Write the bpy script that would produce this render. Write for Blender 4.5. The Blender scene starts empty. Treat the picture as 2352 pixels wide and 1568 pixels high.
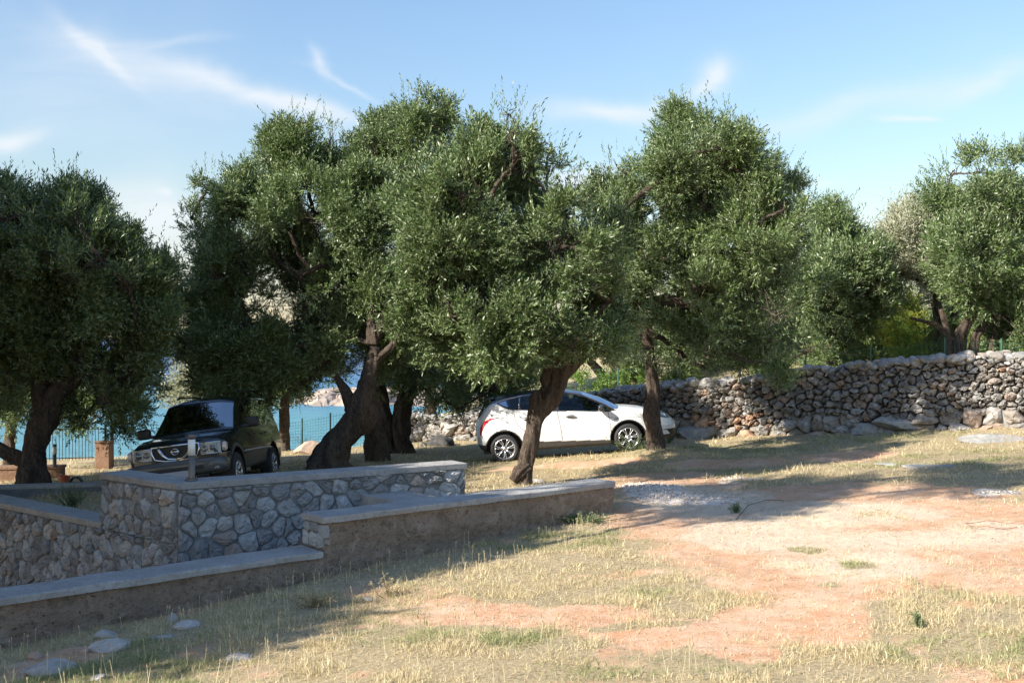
import bpy, math, random
import numpy as np
from mathutils import Vector, Matrix

# ---------------------------------------------------------------- camera, sky, sun, exposure
SC = bpy.context.scene
COL = SC.collection
R = math.radians
EYE = 2.6; FPX = 2500.0; CX = 1176.0; HY = 775.0
cam_d = bpy.data.cameras.new("camera"); cam = bpy.data.objects.new("camera", cam_d); COL.objects.link(cam)
cam.location = (0, 0, EYE); cam.rotation_euler = (R(90) - math.atan(9.0 / FPX), 0, 0)
cam_d.sensor_width = 36; cam_d.lens = 36 * FPX / 2352; cam_d.clip_start = 0.1; cam_d.clip_end = 5000
SC.camera = cam

SUN_EL = R(30.5); LX, LY = 0.83, 0.56      # horizontal direction in which the light travels
world = bpy.data.worlds.new("World"); SC.world = world; world.use_nodes = True
wn = world.node_tree; wn.nodes.clear()
def N(nt, t, **k):
    n = nt.nodes.new(t)
    for a, v in k.items():
        if a == 'ins':
            for i, x in v.items(): n.inputs[i].default_value = x
        else: setattr(n, a, v)
    return n
def build_world():
    nt = wn; L = nt.links.new
    sky = N(nt, 'ShaderNodeTexSky', sky_type='NISHITA', sun_disc=False, sun_elevation=SUN_EL,
            sun_rotation=math.atan2(-LX, -LY), altitude=10, air_density=1.6, dust_density=0.6, ozone_density=4.0)
    tc = N(nt, 'ShaderNodeTexCoord'); sep = N(nt, 'ShaderNodeSeparateXYZ'); L(tc.outputs['Generated'], sep.inputs[0])
    def M(op, a, b=None, c=None, clamp=False):
        n = N(nt, 'ShaderNodeMath', operation=op, use_clamp=clamp)
        for i, x in enumerate((a, b, c)):
            if x is None: continue
            if isinstance(x, (int, float)): n.inputs[i].default_value = x
            else: L(x, n.inputs[i])
        return n.outputs[0]
    # compass bearing and height of a direction: where on the sky dome each cloud sits
    yy = M('MAXIMUM', sep.outputs['Y'], 0.05)
    u = M('DIVIDE', sep.outputs['X'], yy); v = M('DIVIDE', sep.outputs['Z'], yy)
    front = M('GREATER_THAN', sep.outputs['Y'], 0.15)
    comb = N(nt, 'ShaderNodeCombineXYZ'); L(u, comb.inputs[0]); L(v, comb.inputs[1])
    warp = N(nt, 'ShaderNodeTexNoise', ins={'Scale': 7.0, 'Detail': 4.0, 'Roughness': .55}); L(comb.outputs[0], warp.inputs['Vector'])
    ws = N(nt, 'ShaderNodeSeparateColor'); L(warp.outputs['Color'], ws.inputs[0])
    du = M('MULTIPLY', M('SUBTRACT', ws.outputs[0], .5), .09); dv = M('MULTIPLY', M('SUBTRACT', ws.outputs[1], .5), .05)
    u2 = M('ADD', u, du); v2 = M('ADD', v, dv)
    tot = None
    def cloud(px, py, rx, ry, ang, amp, pw=2.0):
        nonlocal tot
        cu, cv = (px - CX) / FPX, (HY - py) / FPX; a = R(ang)
        x = M('SUBTRACT', u2, cu); y = M('SUBTRACT', v2, cv)
        xr = M('DIVIDE', M('ADD', M('MULTIPLY', x, math.cos(a)), M('MULTIPLY', y, math.sin(a))), rx / FPX)
        yr = M('DIVIDE', M('SUBTRACT', M('MULTIPLY', y, math.cos(a)), M('MULTIPLY', x, math.sin(a))), ry / FPX)
        d2 = M('ADD', M('MULTIPLY', xr, xr), M('MULTIPLY', yr, yr))
        g = M('MULTIPLY', M('EXPONENT', M('MULTIPLY', d2, -1.0)), amp)
        tot = g if tot is None else M('ADD', tot, g)
    for c in [(235, 110, 150, 20, -42, .40), (330, 160, 280, 50, -24, .42), (560, 215, 200, 30, -24, .62), (700, 262, 120, 20, -16, .6),
              (420, 92, 90, 12, 5, .25), (725, 148, 14, 36, 8, .55), (775, 200, 75, 9, -28, .35),
              (30, 312, 80, 24, 8, .7), (150, 200, 260, 100, -20, .16), (1625, 168, 50, 36, 35, .8), (1578, 212, 50, 18, 30, .5), (1400, 252, 130, 24, -3, .8),
              (1960, 250, 330, 30, 14, .42), (2090, 280, 34, 7, 0, .6), (2250, 200, 160, 22, 20, .35), (1890, 411, 40, 10, 0, .5),
              (330, 480, 150, 50, -5, .5), (360, 600, 110, 140, 0, .5), (368, 447, 22, 7, 0, .4), (1330, 420, 90, 25, 5, .8), (2000, 530, 80, 60, 0, .5),
              (1150, 620, 900, 90, 0, .35), (120, 250, 400, 220, 0, .08)]:
        cloud(*c)
    st = N(nt, 'ShaderNodeMapping'); st.inputs['Rotation'].default_value = (0, 0, R(-14)); st.inputs['Scale'].default_value = (5, 26, 1)
    L(comb.outputs[0], st.inputs[0])
    wis = N(nt, 'ShaderNodeTexNoise', ins={'Scale': 1.0, 'Detail': 7.0, 'Roughness': .58, 'Distortion': .9}); L(st.outputs[0], wis.inputs['Vector'])
    w1 = M('MULTIPLY_ADD', wis.outputs[0], 1.9, .15, clamp=False)
    mask = M('MULTIPLY', M('MULTIPLY', tot, w1), front, clamp=True)
    gen = N(nt, 'ShaderNodeTexNoise', ins={'Scale': 3.0, 'Detail': 6.0, 'Roughness': .6}); L(tc.outputs['Generated'], gen.inputs['Vector'])
    gm = M('MULTIPLY', M('SUBTRACT', gen.outputs[0], .52, clamp=True), 1.2, clamp=True)
    mask = M('ADD', mask, M('MULTIPLY', gm, .35), clamp=True)
    mask = M('MULTIPLY', mask, M('GREATER_THAN', sep.outputs['Z'], 0.0))
    mix = N(nt, 'ShaderNodeMix', data_type='RGBA'); mix.inputs[7].default_value = CLOUD
    L(M('MULTIPLY', mask, .80), mix.inputs[0])
    tint = N(nt, 'ShaderNodeMix', data_type='RGBA', blend_type='MULTIPLY'); tint.inputs[0].default_value = 1.0
    tint.inputs[7].default_value = SKY_TINT
    L(sky.outputs[0], tint.inputs[6]); L(tint.outputs[2], mix.inputs[6])
    bg = N(nt, 'ShaderNodeBackground'); bg.inputs['Strength'].default_value = SKY_STRENGTH; L(mix.outputs[2], bg.inputs['Color'])
    out = N(nt, 'ShaderNodeOutputWorld'); L(bg.outputs[0], out.inputs[0])
CLOUD = (4.9, 5.15, 5.4, 1); SKY_STRENGTH = 0.092; SKY_TINT = (.93, .945, 1.06, 1)
build_world()
sun_d = bpy.data.lights.new("sun", 'SUN'); sun = bpy.data.objects.new("sun", sun_d); COL.objects.link(sun)
sun_d.energy = 5.0; sun_d.angle = R(0.53); sun_d.color = (1.0, 0.93, 0.82)
sdir = Vector((LX * math.cos(SUN_EL), LY * math.cos(SUN_EL), -math.sin(SUN_EL)))
sun.rotation_euler = sdir.to_track_quat('-Z', 'Y').to_euler(); sun.location = (-20, -10, 20)
vs = SC.view_settings; vs.view_transform = 'Standard'; vs.look = 'None'; vs.exposure = 1.03; vs.gamma = 1
SC.cycles.max_bounces = 6; SC.cycles.diffuse_bounces = 3; SC.cycles.glossy_bounces = 3
SC.cycles.transmission_bounces = 4; SC.cycles.transparent_max_bounces = 8
SC.cycles.caustics_reflective = False; SC.cycles.caustics_refractive = False

rng = np.random.default_rng(7); random.seed(7)

# ---------------------------------------------------------------- noise and terrain
def hsh(ix, iy, iz, seed):
    h = (ix.astype(np.int64) * 374761393 + iy.astype(np.int64) * 668265263 + iz.astype(np.int64) * 2147483647 + seed * 974634777) & 0xFFFFFFFF
    h = ((h ^ (h >> 13)) * 1274126177) & 0xFFFFFFFF
    return ((h ^ (h >> 16)) & 0xFFFF) / 65535.0
def vnoise(x, y, z=0.0, seed=0):
    x, y, z = np.broadcast_arrays(np.asarray(x, float), np.asarray(y, float), np.asarray(z, float))
    xi, yi, zi = np.floor(x), np.floor(y), np.floor(z); f = [x - xi, y - yi, z - zi]
    f = [t * t * (3 - 2 * t) for t in f]; xi, yi, zi = xi.astype(np.int64), yi.astype(np.int64), zi.astype(np.int64)
    o = 0
    for a in (0, 1):
        for b in (0, 1):
            for c in (0, 1):
                w = (f[0] if a else 1 - f[0]) * (f[1] if b else 1 - f[1]) * (f[2] if c else 1 - f[2])
                o = o + w * hsh(xi + a, yi + b, zi + c, seed)
    return o
def fbm(x, y, z=0.0, seed=0, octv=4, rough=.5):
    o, a, t, s = 0, 1., 0., 1.
    for k in range(octv):
        o = o + a * vnoise(np.asarray(x) * s, np.asarray(y) * s, np.asarray(z) * s, seed + k * 17); t += a; a *= rough; s *= 2.03
    return o / t
def sig(x): return 1 / (1 + np.exp(-np.clip(x, -40, 40)))
def unit(x, y): l = math.hypot(x, y); return np.array((x / l, y / l))
# retaining wall lines
LW0 = np.array((1.45, 15.5)); LWd = unit(1, .855); LWn = np.array((LWd[1], -LWd[0]))
T1 = np.array((-4.36, 14.19)); TWd = unit(1, .637); TWn = np.array((TWd[1], -TWd[0]))
SGd = unit(-3092, 2500); SGn = np.array((-SGd[1], SGd[0]))
def pit_mask(X, Y):
    db = -((X - LW0[0]) * LWn[0] + (Y - LW0[1]) * LWn[1])
    df = (X - T1[0]) * TWn[0] + (Y - T1[1]) * TWn[1]; d2 = (X - T1[0]) * SGn[0] + (Y - T1[1]) * SGn[1]
    s = (X - LW0[0]) * LWd[0] + (Y - LW0[1]) * LWd[1]
    return (db > .26) & ((df > -.18) | (d2 > -.18)) & (s < -2.9) & (X > -15) & (Y < 23)
def shore(X): return 34.0 - 2 * sig((X + 9) / 1.0) + np.where(X > -4.5, (X + 4.5) * 5.0, 0)
def H(X, Y, micro=True):
    X = np.asarray(X, float); Y = np.asarray(Y, float)
    Xs = np.where(X > 12, 12 + 4 * np.tanh((X - 12) / 8), X); Xs = np.where(Xs < -14, -14 + 2 * np.tanh((Xs + 14) / 8), Xs)
    z = .055 * Xs - .017 * np.minimum(Y, 34) + .235
    z = z + .33 * sig((-2.4 - X) / .7) * sig((Y - 15.2) / .6) * sig((27 - Y) / 2.0)
    z = z + .25 * np.exp(-((X + .3) / 1.6) ** 2 - ((Y - 17.0) / 1.6) ** 2)
    z = z + .11 * np.exp(-((X - 1.4) / 3.0) ** 2 - ((Y - 23.6) / 1.6) ** 2)
    z = z + .17 * np.exp(-((X - 3.1) / .8) ** 2 - ((Y - 23.0) / .7) ** 2)
    # field beyond the dry stone wall climbs
    wl = 27.9 - .62 * (X - 4) - .12 * np.maximum(X - 4, 0)
    wl = np.where(X < 4, 27.9 + (4 - X) * .5, wl); wl = np.maximum(wl, 18.0)
    z = z + 1.5 * sig((Y - wl - 5) / 2.2) * sig((X - 1) / 2.5) + .02 * np.clip(Y - wl - 8, 0, 60) * sig((X - 4) / 4)
    dbw = (X - LW0[0]) * LWn[0] + (Y - LW0[1]) * LWn[1]; z = z - .13 * sig((-2.6 - X) / .8) * np.exp(-((dbw - .1) / .9) ** 2)
    bare_lip = .09 * np.exp(-((X - 1.9) / 1.2) ** 2 - ((Y - 17.2) / 1.4) ** 2)
    z = z + bare_lip
    if micro:
        z = z + .07 * (fbm(X * .45, Y * .45, 0, 3) - .5) + .035 * (fbm(X * 2.1, Y * 2.1, 0, 5) - .5) + .02 * (vnoise(X * 7, Y * 7, 0, 9) - .5)
    for o_ in (-.75, .75):                                      # wheel ruts of the track
        rc = 16.6 + .22 * (X - 4) + .5 * np.sin(X * .35) + o_
        z = z - (.035 * np.exp(-((Y - rc) / .17) ** 2) - .016 * np.exp(-((np.abs(Y - rc) - .30) / .1) ** 2)) * sig((X - 1.8) / .6) * sig((11 - X) / .8) * (1 if micro else 0)
    s = Y - shore(X) + (0.9 * (fbm(X * .8, Y * .8, 0, 21) - .5) if micro else 0)
    z = z - 2.6 * sig((s - 1.2) / .55)
    p = pit_mask(X, Y)
    z = np.where(p, -1.75, z)
    return z
def h1(x, y): return float(H(np.array([x]), np.array([y]))[0])
def G(px, py):
    t = (py - HY) / FPX + .055 * (px - CX) / FPX - .017
    Y = 2.365 / t; return (px - CX) / FPX * Y, Y
def P(px, py, Y): return np.array(((px - CX) / FPX * Y, Y, EYE - (py - HY) / FPX * Y))

# ---------------------------------------------------------------- mesh helpers
def mesh_np(name, V, F, mats=None, root=None, smooth=False, attrs=None, mi=None, world=True, colattr=None):
    """F: (n,k) int array or list of such arrays. V in world space (or root-local if world=False)."""
    V = np.asarray(V, np.float32).reshape(-1, 3)
    if root is not None and world:
        V = V - np.array(root.location, np.float32)
        if abs(root.rotation_euler.z) + abs(root.rotation_euler.x) + abs(root.rotation_euler.y) > 1e-6: raise ValueError
    Fs = F if isinstance(F, list) else [F]
    Fs = [np.asarray(f, np.int32) for f in Fs if len(f)]
    me = bpy.data.meshes.new(name)
    me.vertices.add(len(V)); me.vertices.foreach_set('co', V.ravel())
    tot = sum(f.size for f in Fs); npl = sum(len(f) for f in Fs)
    me.loops.add(tot); me.polygons.add(npl)
    me.loops.foreach_set('vertex_index', np.concatenate([f.ravel() for f in Fs]))
    ls = np.concatenate([np.full(len(f), f.shape[1], np.int32) for f in Fs])
    me.polygons.foreach_set('loop_start', np.concatenate([[0], np.cumsum(ls)[:-1]]).astype(np.int32))
    if smooth is True: me.polygons.foreach_set('use_smooth', np.ones(npl, bool))
    else: me.polygons.foreach_set('use_smooth', np.zeros(npl, bool))
    if mi is not None: me.polygons.foreach_set('material_index', np.asarray(mi, np.int32))
    for m in (mats if isinstance(mats, (list, tuple)) else [mats]):
        if m is not None: me.materials.append(m)
    for k, a in (attrs or {}).items():
        at = me.attributes.new(k, 'FLOAT', 'POINT'); at.data.foreach_set('value', np.asarray(a, np.float32))
    me.update(calc_edges=True)
    o = bpy.data.objects.new(name, me); COL.objects.link(o)
    if root is not None: o.parent = root
    return o
def poly_arrays(faces):
    by = {}
    for f in faces: by.setdefault(len(f), []).append(f)
    return [np.array(v, np.int32) for v in by.values()]
def empty(name, loc, rot=(0, 0, 0)):
    o = bpy.data.objects.new(name, None); COL.objects.link(o); o.location = loc; o.rotation_euler = rot; o.empty_display_size = .2
    return o
def tag(o, label=None, cat=None, group=None, kind=None):
    if label: o['label'] = label
    if cat: o['category'] = cat
    if group: o['group'] = group
    if kind: o['kind'] = kind
    return o
class MB:
    def __init__(s): s.v = []; s.f = []; s.n = 0
    def add(s, V, F):
        V = np.asarray(V, float).reshape(-1, 3); s.v.append(V); s.f += [tuple(int(i) + s.n for i in f) for f in F]; s.n += len(V); return s
    def box(s, c, d, rz=0, bev=0.0):
        x, y, z = [t / 2 for t in d]; b = min(bev, x * .8, y * .8, z * .8)
        if b <= 0:
            V = np.array([(sx * x, sy * y, sz * z) for sz in (-1, 1) for sx, sy in ((-1, -1), (1, -1), (1, 1), (-1, 1))], float)
            F = [(3, 2, 1, 0), (4, 5, 6, 7), (0, 1, 5, 4), (1, 2, 6, 5), (2, 3, 7, 6), (3, 0, 4, 7)]
        else:
            V = []; 
            for zz, k in ((-z, b), (-z + b, 0), (z - b, 0), (z, b)):
                xx, yy = x - k, y - k
                for sx, sy in ((-1, -1), (1, -1), (1, 1), (-1, 1)):
                    c1 = min(b, xx * .5)
                    if sx * sy > 0: V += [(sx * xx, sy * (yy - c1), zz), (sx * (xx - c1), sy * yy, zz)]
                    else: V += [(sx * (xx - c1), sy * yy, zz), (sx * xx, sy * (yy - c1), zz)]
            V = np.array(V, float); F = [tuple(range(7, -1, -1)), tuple(range(24, 32))]
            for r in range(3):
                for i in range(8): j = (i + 1) % 8; F.append((r * 8 + i, r * 8 + j, r * 8 + 8 + j, r * 8 + 8 + i))
        cs, sn = math.cos(rz), math.sin(rz)
        V = V @ np.array([[cs, sn, 0], [-sn, cs, 0], [0, 0, 1]]); return s.add(V + np.array(c), F)
    def tube(s, pts, rad, k=8, cap=True, ph=0.0):
        pts = np.asarray(pts, float); n = len(pts); rad = np.broadcast_to(np.asarray(rad, float), (n,))
        T = np.gradient(pts, axis=0); T /= np.maximum(np.linalg.norm(T, axis=1, keepdims=True), 1e-9)
        ref = np.array((0, 0, 1.)) if abs(T[0][2]) < .9 else np.array((1., 0, 0))
        V = []; a = np.cross(T[0], ref); a /= np.linalg.norm(a)
        for i in range(n):
            a = a - T[i] * a.dot(T[i]); a /= max(np.linalg.norm(a), 1e-9); b = np.cross(T[i], a)
            for j in range(k):
                t = 2 * math.pi * j / k + ph; V.append(pts[i] + rad[i] * (math.cos(t) * a + math.sin(t) * b))
        F = [(i * k + j, i * k + (j + 1) % k, (i + 1) * k + (j + 1) % k, (i + 1) * k + j) for i in range(n - 1) for j in range(k)]
        if cap: F += [tuple(range(k - 1, -1, -1)), tuple(range((n - 1) * k, n * k))]
        return s.add(V, F)
    def lathe(s, prof, c=(0, 0, 0), axis='z', k=24, closed=False):
        V = []
        for r, h in prof:
            for j in range(k):
                t = 2 * math.pi * j / k; p = (r * math.cos(t), r * math.sin(t), h)
                if axis == 'y': p = (p[0], p[2], p[1])
                if axis == 'x': p = (p[2], p[0], p[1])
                V.append((p[0] + c[0], p[1] + c[1], p[2] + c[2]))
        n = len(prof)
        F = [(i * k + j, i * k + (j + 1) % k, (i + 1) * k + (j + 1) % k, (i + 1) * k + j) for i in range(n - 1) for j in range(k)]
        if closed: F += [((n - 1) * k + j, (n - 1) * k + (j + 1) % k, (j + 1) % k, j) for j in range(k)]
        return s.add(V, F)
    def sup(s, c, d, e=.5, e2=None, nu=20, nv=12, rot=None):
        e2 = e if e2 is None else e2
        u = np.linspace(-math.pi, math.pi, nu, endpoint=False); v = np.linspace(-math.pi / 2, math.pi / 2, nv)
        sp = lambda w, m: np.sign(w) * np.abs(w) ** m
        U, W = np.meshgrid(u, v)
        V = np.stack([sp(np.cos(W), e2) * sp(np.cos(U), e) * d[0] / 2, sp(np.cos(W), e2) * sp(np.sin(U), e) * d[1] / 2, sp(np.sin(W), e2) * d[2] / 2], -1).reshape(-1, 3)
        if rot is not None: V = V @ np.array(Matrix(rot).to_3x3()).T if not isinstance(rot, np.ndarray) else V @ rot.T
        F = [(i * nu + j, i * nu + (j + 1) % nu, (i + 1) * nu + (j + 1) % nu, (i + 1) * nu + j) for i in range(nv - 1) for j in range(nu)]
        return s.add(V + np.array(c), F)
    def build(s, name, mat, root=None, smooth=False, world=True, attrs=None):
        return mesh_np(name, np.concatenate(s.v), poly_arrays(s.f), mat, root, smooth, attrs, None, world)
def Rz(a): c, s = math.cos(a), math.sin(a); return np.array([[c, -s, 0], [s, c, 0], [0, 0, 1.]])
def Ry(a): c, s = math.cos(a), math.sin(a); return np.array([[c, 0, s], [0, 1, 0], [-s, 0, c]])
def Rx(a): c, s = math.cos(a), math.sin(a); return np.array([[1, 0, 0], [0, c, -s], [0, s, c]])

# ---------------------------------------------------------------- materials
def new_mat(name):
    m = bpy.data.materials.new(name); m.use_nodes = True; nt = m.node_tree
    return m, nt, nt.nodes['Principled BSDF'], nt.links.new
def simple(name, col, rough=.5, metal=0., spec=.5, coat=0., bump=0., bscale=40., var=0., vscale=6., trans=0.):
    m, nt, b, L = new_mat(name)
    b.inputs['Base Color'].default_value = (*col, 1); b.inputs['Roughness'].default_value = rough; b.inputs['Metallic'].default_value = metal
    b.inputs['Specular IOR Level'].default_value = spec; b.inputs['Coat Weight'].default_value = coat; b.inputs['Coat Roughness'].default_value = .04
    b.inputs['Transmission Weight'].default_value = trans
    tc = N(nt, 'ShaderNodeTexCoord')
    if var > 0:
        n = N(nt, 'ShaderNodeTexNoise', ins={'Scale': vscale, 'Detail': 6., 'Roughness': .65}); L(tc.outputs['Object'], n.inputs['Vector'])
        r = N(nt, 'ShaderNodeMapRange', ins={1: .3, 2: .7, 3: 1 - var, 4: 1 + var}); L(n.outputs[0], r.inputs[0])
        x = N(nt, 'ShaderNodeVectorMath', operation='SCALE'); x.inputs[0].default_value = col; L(r.outputs[0], x.inputs['Scale']); L(x.outputs[0], b.inputs['Base Color'])
    if bump > 0:
        n = N(nt, 'ShaderNodeTexNoise', ins={'Scale': bscale, 'Detail': 5., 'Roughness': .6}); L(tc.outputs['Object'], n.inputs['Vector'])
        bp = N(nt, 'ShaderNodeBump', ins={'Strength': bump, 'Distance': .02}); L(n.outputs[0], bp.inputs['Height']); L(bp.outputs[0], b.inputs['Normal'])
    return m
def ramp(nt, stops, interp='LINEAR'):
    r = nt.nodes.new('ShaderNodeValToRGB'); r.color_ramp.interpolation = interp; el = r.color_ramp.elements
    while len(el) < len(stops): el.new(.5)
    for e, (p, c) in zip(el, stops): e.position = p; e.color = (*c, 1)
    return r
def attr(nt, name): return N(nt, 'ShaderNodeAttribute', attribute_name=name).outputs['Fac']
def mixc(nt, f, a, b):
    n = N(nt, 'ShaderNodeMix', data_type='RGBA'); L = nt.links.new
    for i, x in ((0, f), (6, a), (7, b)):
        if isinstance(x, tuple): n.inputs[i].default_value = (*x, 1)
        elif isinstance(x, (int, float)): n.inputs[i].default_value = x
        else: L(x, n.inputs[i])
    return n.outputs[2]
def noise(nt, scale, detail=5., rough=.6, vec=None, dist=0.):
    n = N(nt, 'ShaderNodeTexNoise', ins={'Scale': scale, 'Detail': detail, 'Roughness': rough, 'Distortion': dist})
    tc = N(nt, 'ShaderNodeTexCoord'); nt.links.new(vec or tc.outputs['Object'], n.inputs['Vector']); return n.outputs[0]
def rng01(nt, x, a, b, c=0., d=1.):
    r = N(nt, 'ShaderNodeMapRange', ins={1: a, 2: b, 3: c, 4: d}); nt.links.new(x, r.inputs[0]); return r.outputs[0]
def bumpn(nt, b, h, strength=.5, dist=.02):
    bp = N(nt, 'ShaderNodeBump', ins={'Strength': strength, 'Distance': dist}); nt.links.new(h, bp.inputs['Height']); nt.links.new(bp.outputs[0], b.inputs['Normal'])
def math2(nt, op, a, b, clamp=False):
    n = N(nt, 'ShaderNodeMath', operation=op, use_clamp=clamp)
    for i, x in enumerate((a, b)):
        if isinstance(x, (int, float)): n.inputs[i].default_value = x
        else: nt.links.new(x, n.inputs[i])
    return n.outputs[0]

def mat_ground():
    m, nt, b, L = new_mat('earth')
    fine = noise(nt, 26., 8., .72); mid = noise(nt, 5., 6., .65); tiny = noise(nt, 110., 4., .7)
    soil = mixc(nt, rng01(nt, mid, .35, .68), (.58, .315, .18), (.68, .465, .32))
    pale = mixc(nt, rng01(nt, fine, .35, .7), (.66, .50, .36), (.74, .62, .48))
    grav = mixc(nt, rng01(nt, tiny, .35, .65), (.66, .55, .46), (.82, .74, .66))
    thatch = mixc(nt, rng01(nt, fine, .35, .7), (.27, .205, .115), (.58, .48, .30))
    soil = mixc(nt, math2(nt, 'MULTIPLY', rng01(nt, noise(nt, 1.3, 5., .65), .5, .62), .55), soil, (.70, .52, .38)); soil = mixc(nt, math2(nt, 'MULTIPLY', rng01(nt, tiny, .58, .70), .5), soil, (.36, .17, .09))
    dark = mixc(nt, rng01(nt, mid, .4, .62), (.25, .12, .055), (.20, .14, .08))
    c = mixc(nt, rng01(nt, math2(nt, 'ADD', attr(nt, 'pale'), math2(nt, 'MULTIPLY', math2(nt, 'SUBTRACT', mid, .5), .95)), .12, .95), soil, pale)
    c = mixc(nt, rng01(nt, math2(nt, 'ADD', attr(nt, 'gravel'), math2(nt, 'MULTIPLY', math2(nt, 'SUBTRACT', fine, .5), 1.2)), .35, .6), c, grav)
    c = mixc(nt, rng01(nt, math2(nt, 'ADD', attr(nt, 'grass'), math2(nt, 'MULTIPLY', math2(nt, 'SUBTRACT', fine, .5), 1.1)), .35, .65), c, thatch)
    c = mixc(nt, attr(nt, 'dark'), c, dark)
    # dead leaves and straw litter lying on the soil
    wv = noise(nt, 55., 3., .5, dist=2.5); c = mixc(nt, math2(nt, 'MULTIPLY', rng01(nt, wv, .62, .68), .45), c, (.30, .20, .12))
    L(c, b.inputs['Base Color']); b.inputs['Roughness'].default_value = .95; b.inputs['Specular IOR Level'].default_value = .15
    hh = math2(nt, 'ADD', math2(nt, 'MULTIPLY', fine, .7), math2(nt, 'MULTIPLY', tiny, .35)); bumpn(nt, b, hh, .75, .035)
    return m
def mat_stone(name, c1, c2, stain, bump=.6, scale=9., stain_amt=.5):
    m, nt, b, L = new_mat(name); n1 = noise(nt, scale, 7., .68); n2 = noise(nt, scale * .35, 5., .6); n3 = noise(nt, scale * 5, 5., .7)
    c = mixc(nt, rng01(nt, n1, .33, .68), c1, c2)
    c = mixc(nt, math2(nt, 'MULTIPLY', rng01(nt, n2, .50, .66), stain_amt), c, stain)
    v = N(nt, 'ShaderNodeVectorMath', operation='SCALE'); L(c, v.inputs[0])
    L(rng01(nt, attr(nt, 'rnd'), 0, 1, .62, 1.18), v.inputs['Scale'])
    c2_ = mixc(nt, math2(nt, 'MULTIPLY', rng01(nt, attr(nt, 'warm'), .0, 1.), .75), v.outputs[0], (.52, .27, .13))
    L(c2_, b.inputs['Base Color']); b.inputs['Roughness'].default_value = .88; b.inputs['Specular IOR Level'].default_value = .25
    bumpn(nt, b, math2(nt, 'ADD', math2(nt, 'MULTIPLY', n3, .5), n1), bump, .03); return m
def mat_bark():
    m, nt, b, L = new_mat('olive_bark'); tc = N(nt, 'ShaderNodeTexCoord'); mp = N(nt, 'ShaderNodeMapping'); mp.inputs['Scale'].default_value = (1, 1, .28)
    L(tc.outputs['Object'], mp.inputs[0]); n1 = noise(nt, 22., 8., .7, mp.outputs[0], 1.2); n2 = noise(nt, 3., 4., .6)
    c = mixc(nt, rng01(nt, n1, .35, .66), (.035, .026, .021), (.17, .13, .10)); c = mixc(nt, math2(nt, 'MULTIPLY', rng01(nt, n2, .5, .7), .4), c, (.16, .14, .12))
    L(c, b.inputs['Base Color']); b.inputs['Roughness'].default_value = .92; b.inputs['Specular IOR Level'].default_value = .15
    bumpn(nt, b, n1, 1.0, .05); return m
def mat_leaf(name, dark, light, under, rough=.42, tr=.22):
    m, nt, b, L = new_mat(name); r = attr(nt, 'rnd')
    top = mixc(nt, r, dark, light); geo = N(nt, 'ShaderNodeNewGeometry')
    c = mixc(nt, geo.outputs['Backfacing'], top, under)
    L(c, b.inputs['Base Color']); b.inputs['Roughness'].default_value = rough; b.inputs['Specular IOR Level'].default_value = .5
    t = N(nt, 'ShaderNodeBsdfTranslucent'); tcol = mixc(nt, .35, c, (.25, .36, .06)); L(tcol, t.inputs[0])
    ms = N(nt, 'ShaderNodeMixShader'); ms.inputs[0].default_value = tr; L(b.outputs[0], ms.inputs[1]); L(t.outputs[0], ms.inputs[2])
    L(ms.outputs[0], nt.nodes['Material Output'].inputs['Surface']); return m
def mat_blade():
    m, nt, b, L = new_mat('grass_blades')
    straw = mixc(nt, attr(nt, 'rnd'), (.44, .34, .18), (.82, .72, .47)); green = mixc(nt, attr(nt, 'rnd'), (.12, .17, .05), (.38, .44, .17))
    c = mixc(nt, attr(nt, 'green'), straw, green); L(c, b.inputs['Base Color']); b.inputs['Roughness'].default_value = .6; b.inputs['Specular IOR Level'].default_value = .3
    t = N(nt, 'ShaderNodeBsdfTranslucent'); L(c, t.inputs[0]); ms = N(nt, 'ShaderNodeMixShader'); ms.inputs[0].default_value = .3
    L(b.outputs[0], ms.inputs[1]); L(t.outputs[0], ms.inputs[2]); L(ms.outputs[0], nt.nodes['Material Output'].inputs['Surface']); return m
def mat_sea():
    m, nt, b, L = new_mat('sea_water'); tc = N(nt, 'ShaderNodeTexCoord'); sp = N(nt, 'ShaderNodeSeparateXYZ'); L(tc.outputs['Object'], sp.inputs[0])
    n = noise(nt, .06, 4., .6); f = math2(nt, 'ADD', rng01(nt, sp.outputs['Y'], 38, 150), math2(nt, 'MULTIPLY', math2(nt, 'SUBTRACT', n, .5), .5), True)
    r = ramp(nt, [(0, (.085, .31, .37)), (.25, (.06, .25, .35)), (.55, (.04, .18, .36)), (1, (.03, .10, .26))]); L(f, r.inputs[0])
    L(r.outputs[0], b.inputs['Base Color']); b.inputs['Roughness'].default_value = .3; b.inputs['Specular IOR Level'].default_value = .35
    mp = N(nt, 'ShaderNodeMapping'); mp.inputs['Scale'].default_value = (.6, 1.6, 1); L(tc.outputs['Object'], mp.inputs[0])
    w = noise(nt, 1.4, 6., .65, mp.outputs[0], .4); bumpn(nt, b, w, 1., .6); return m
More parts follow.
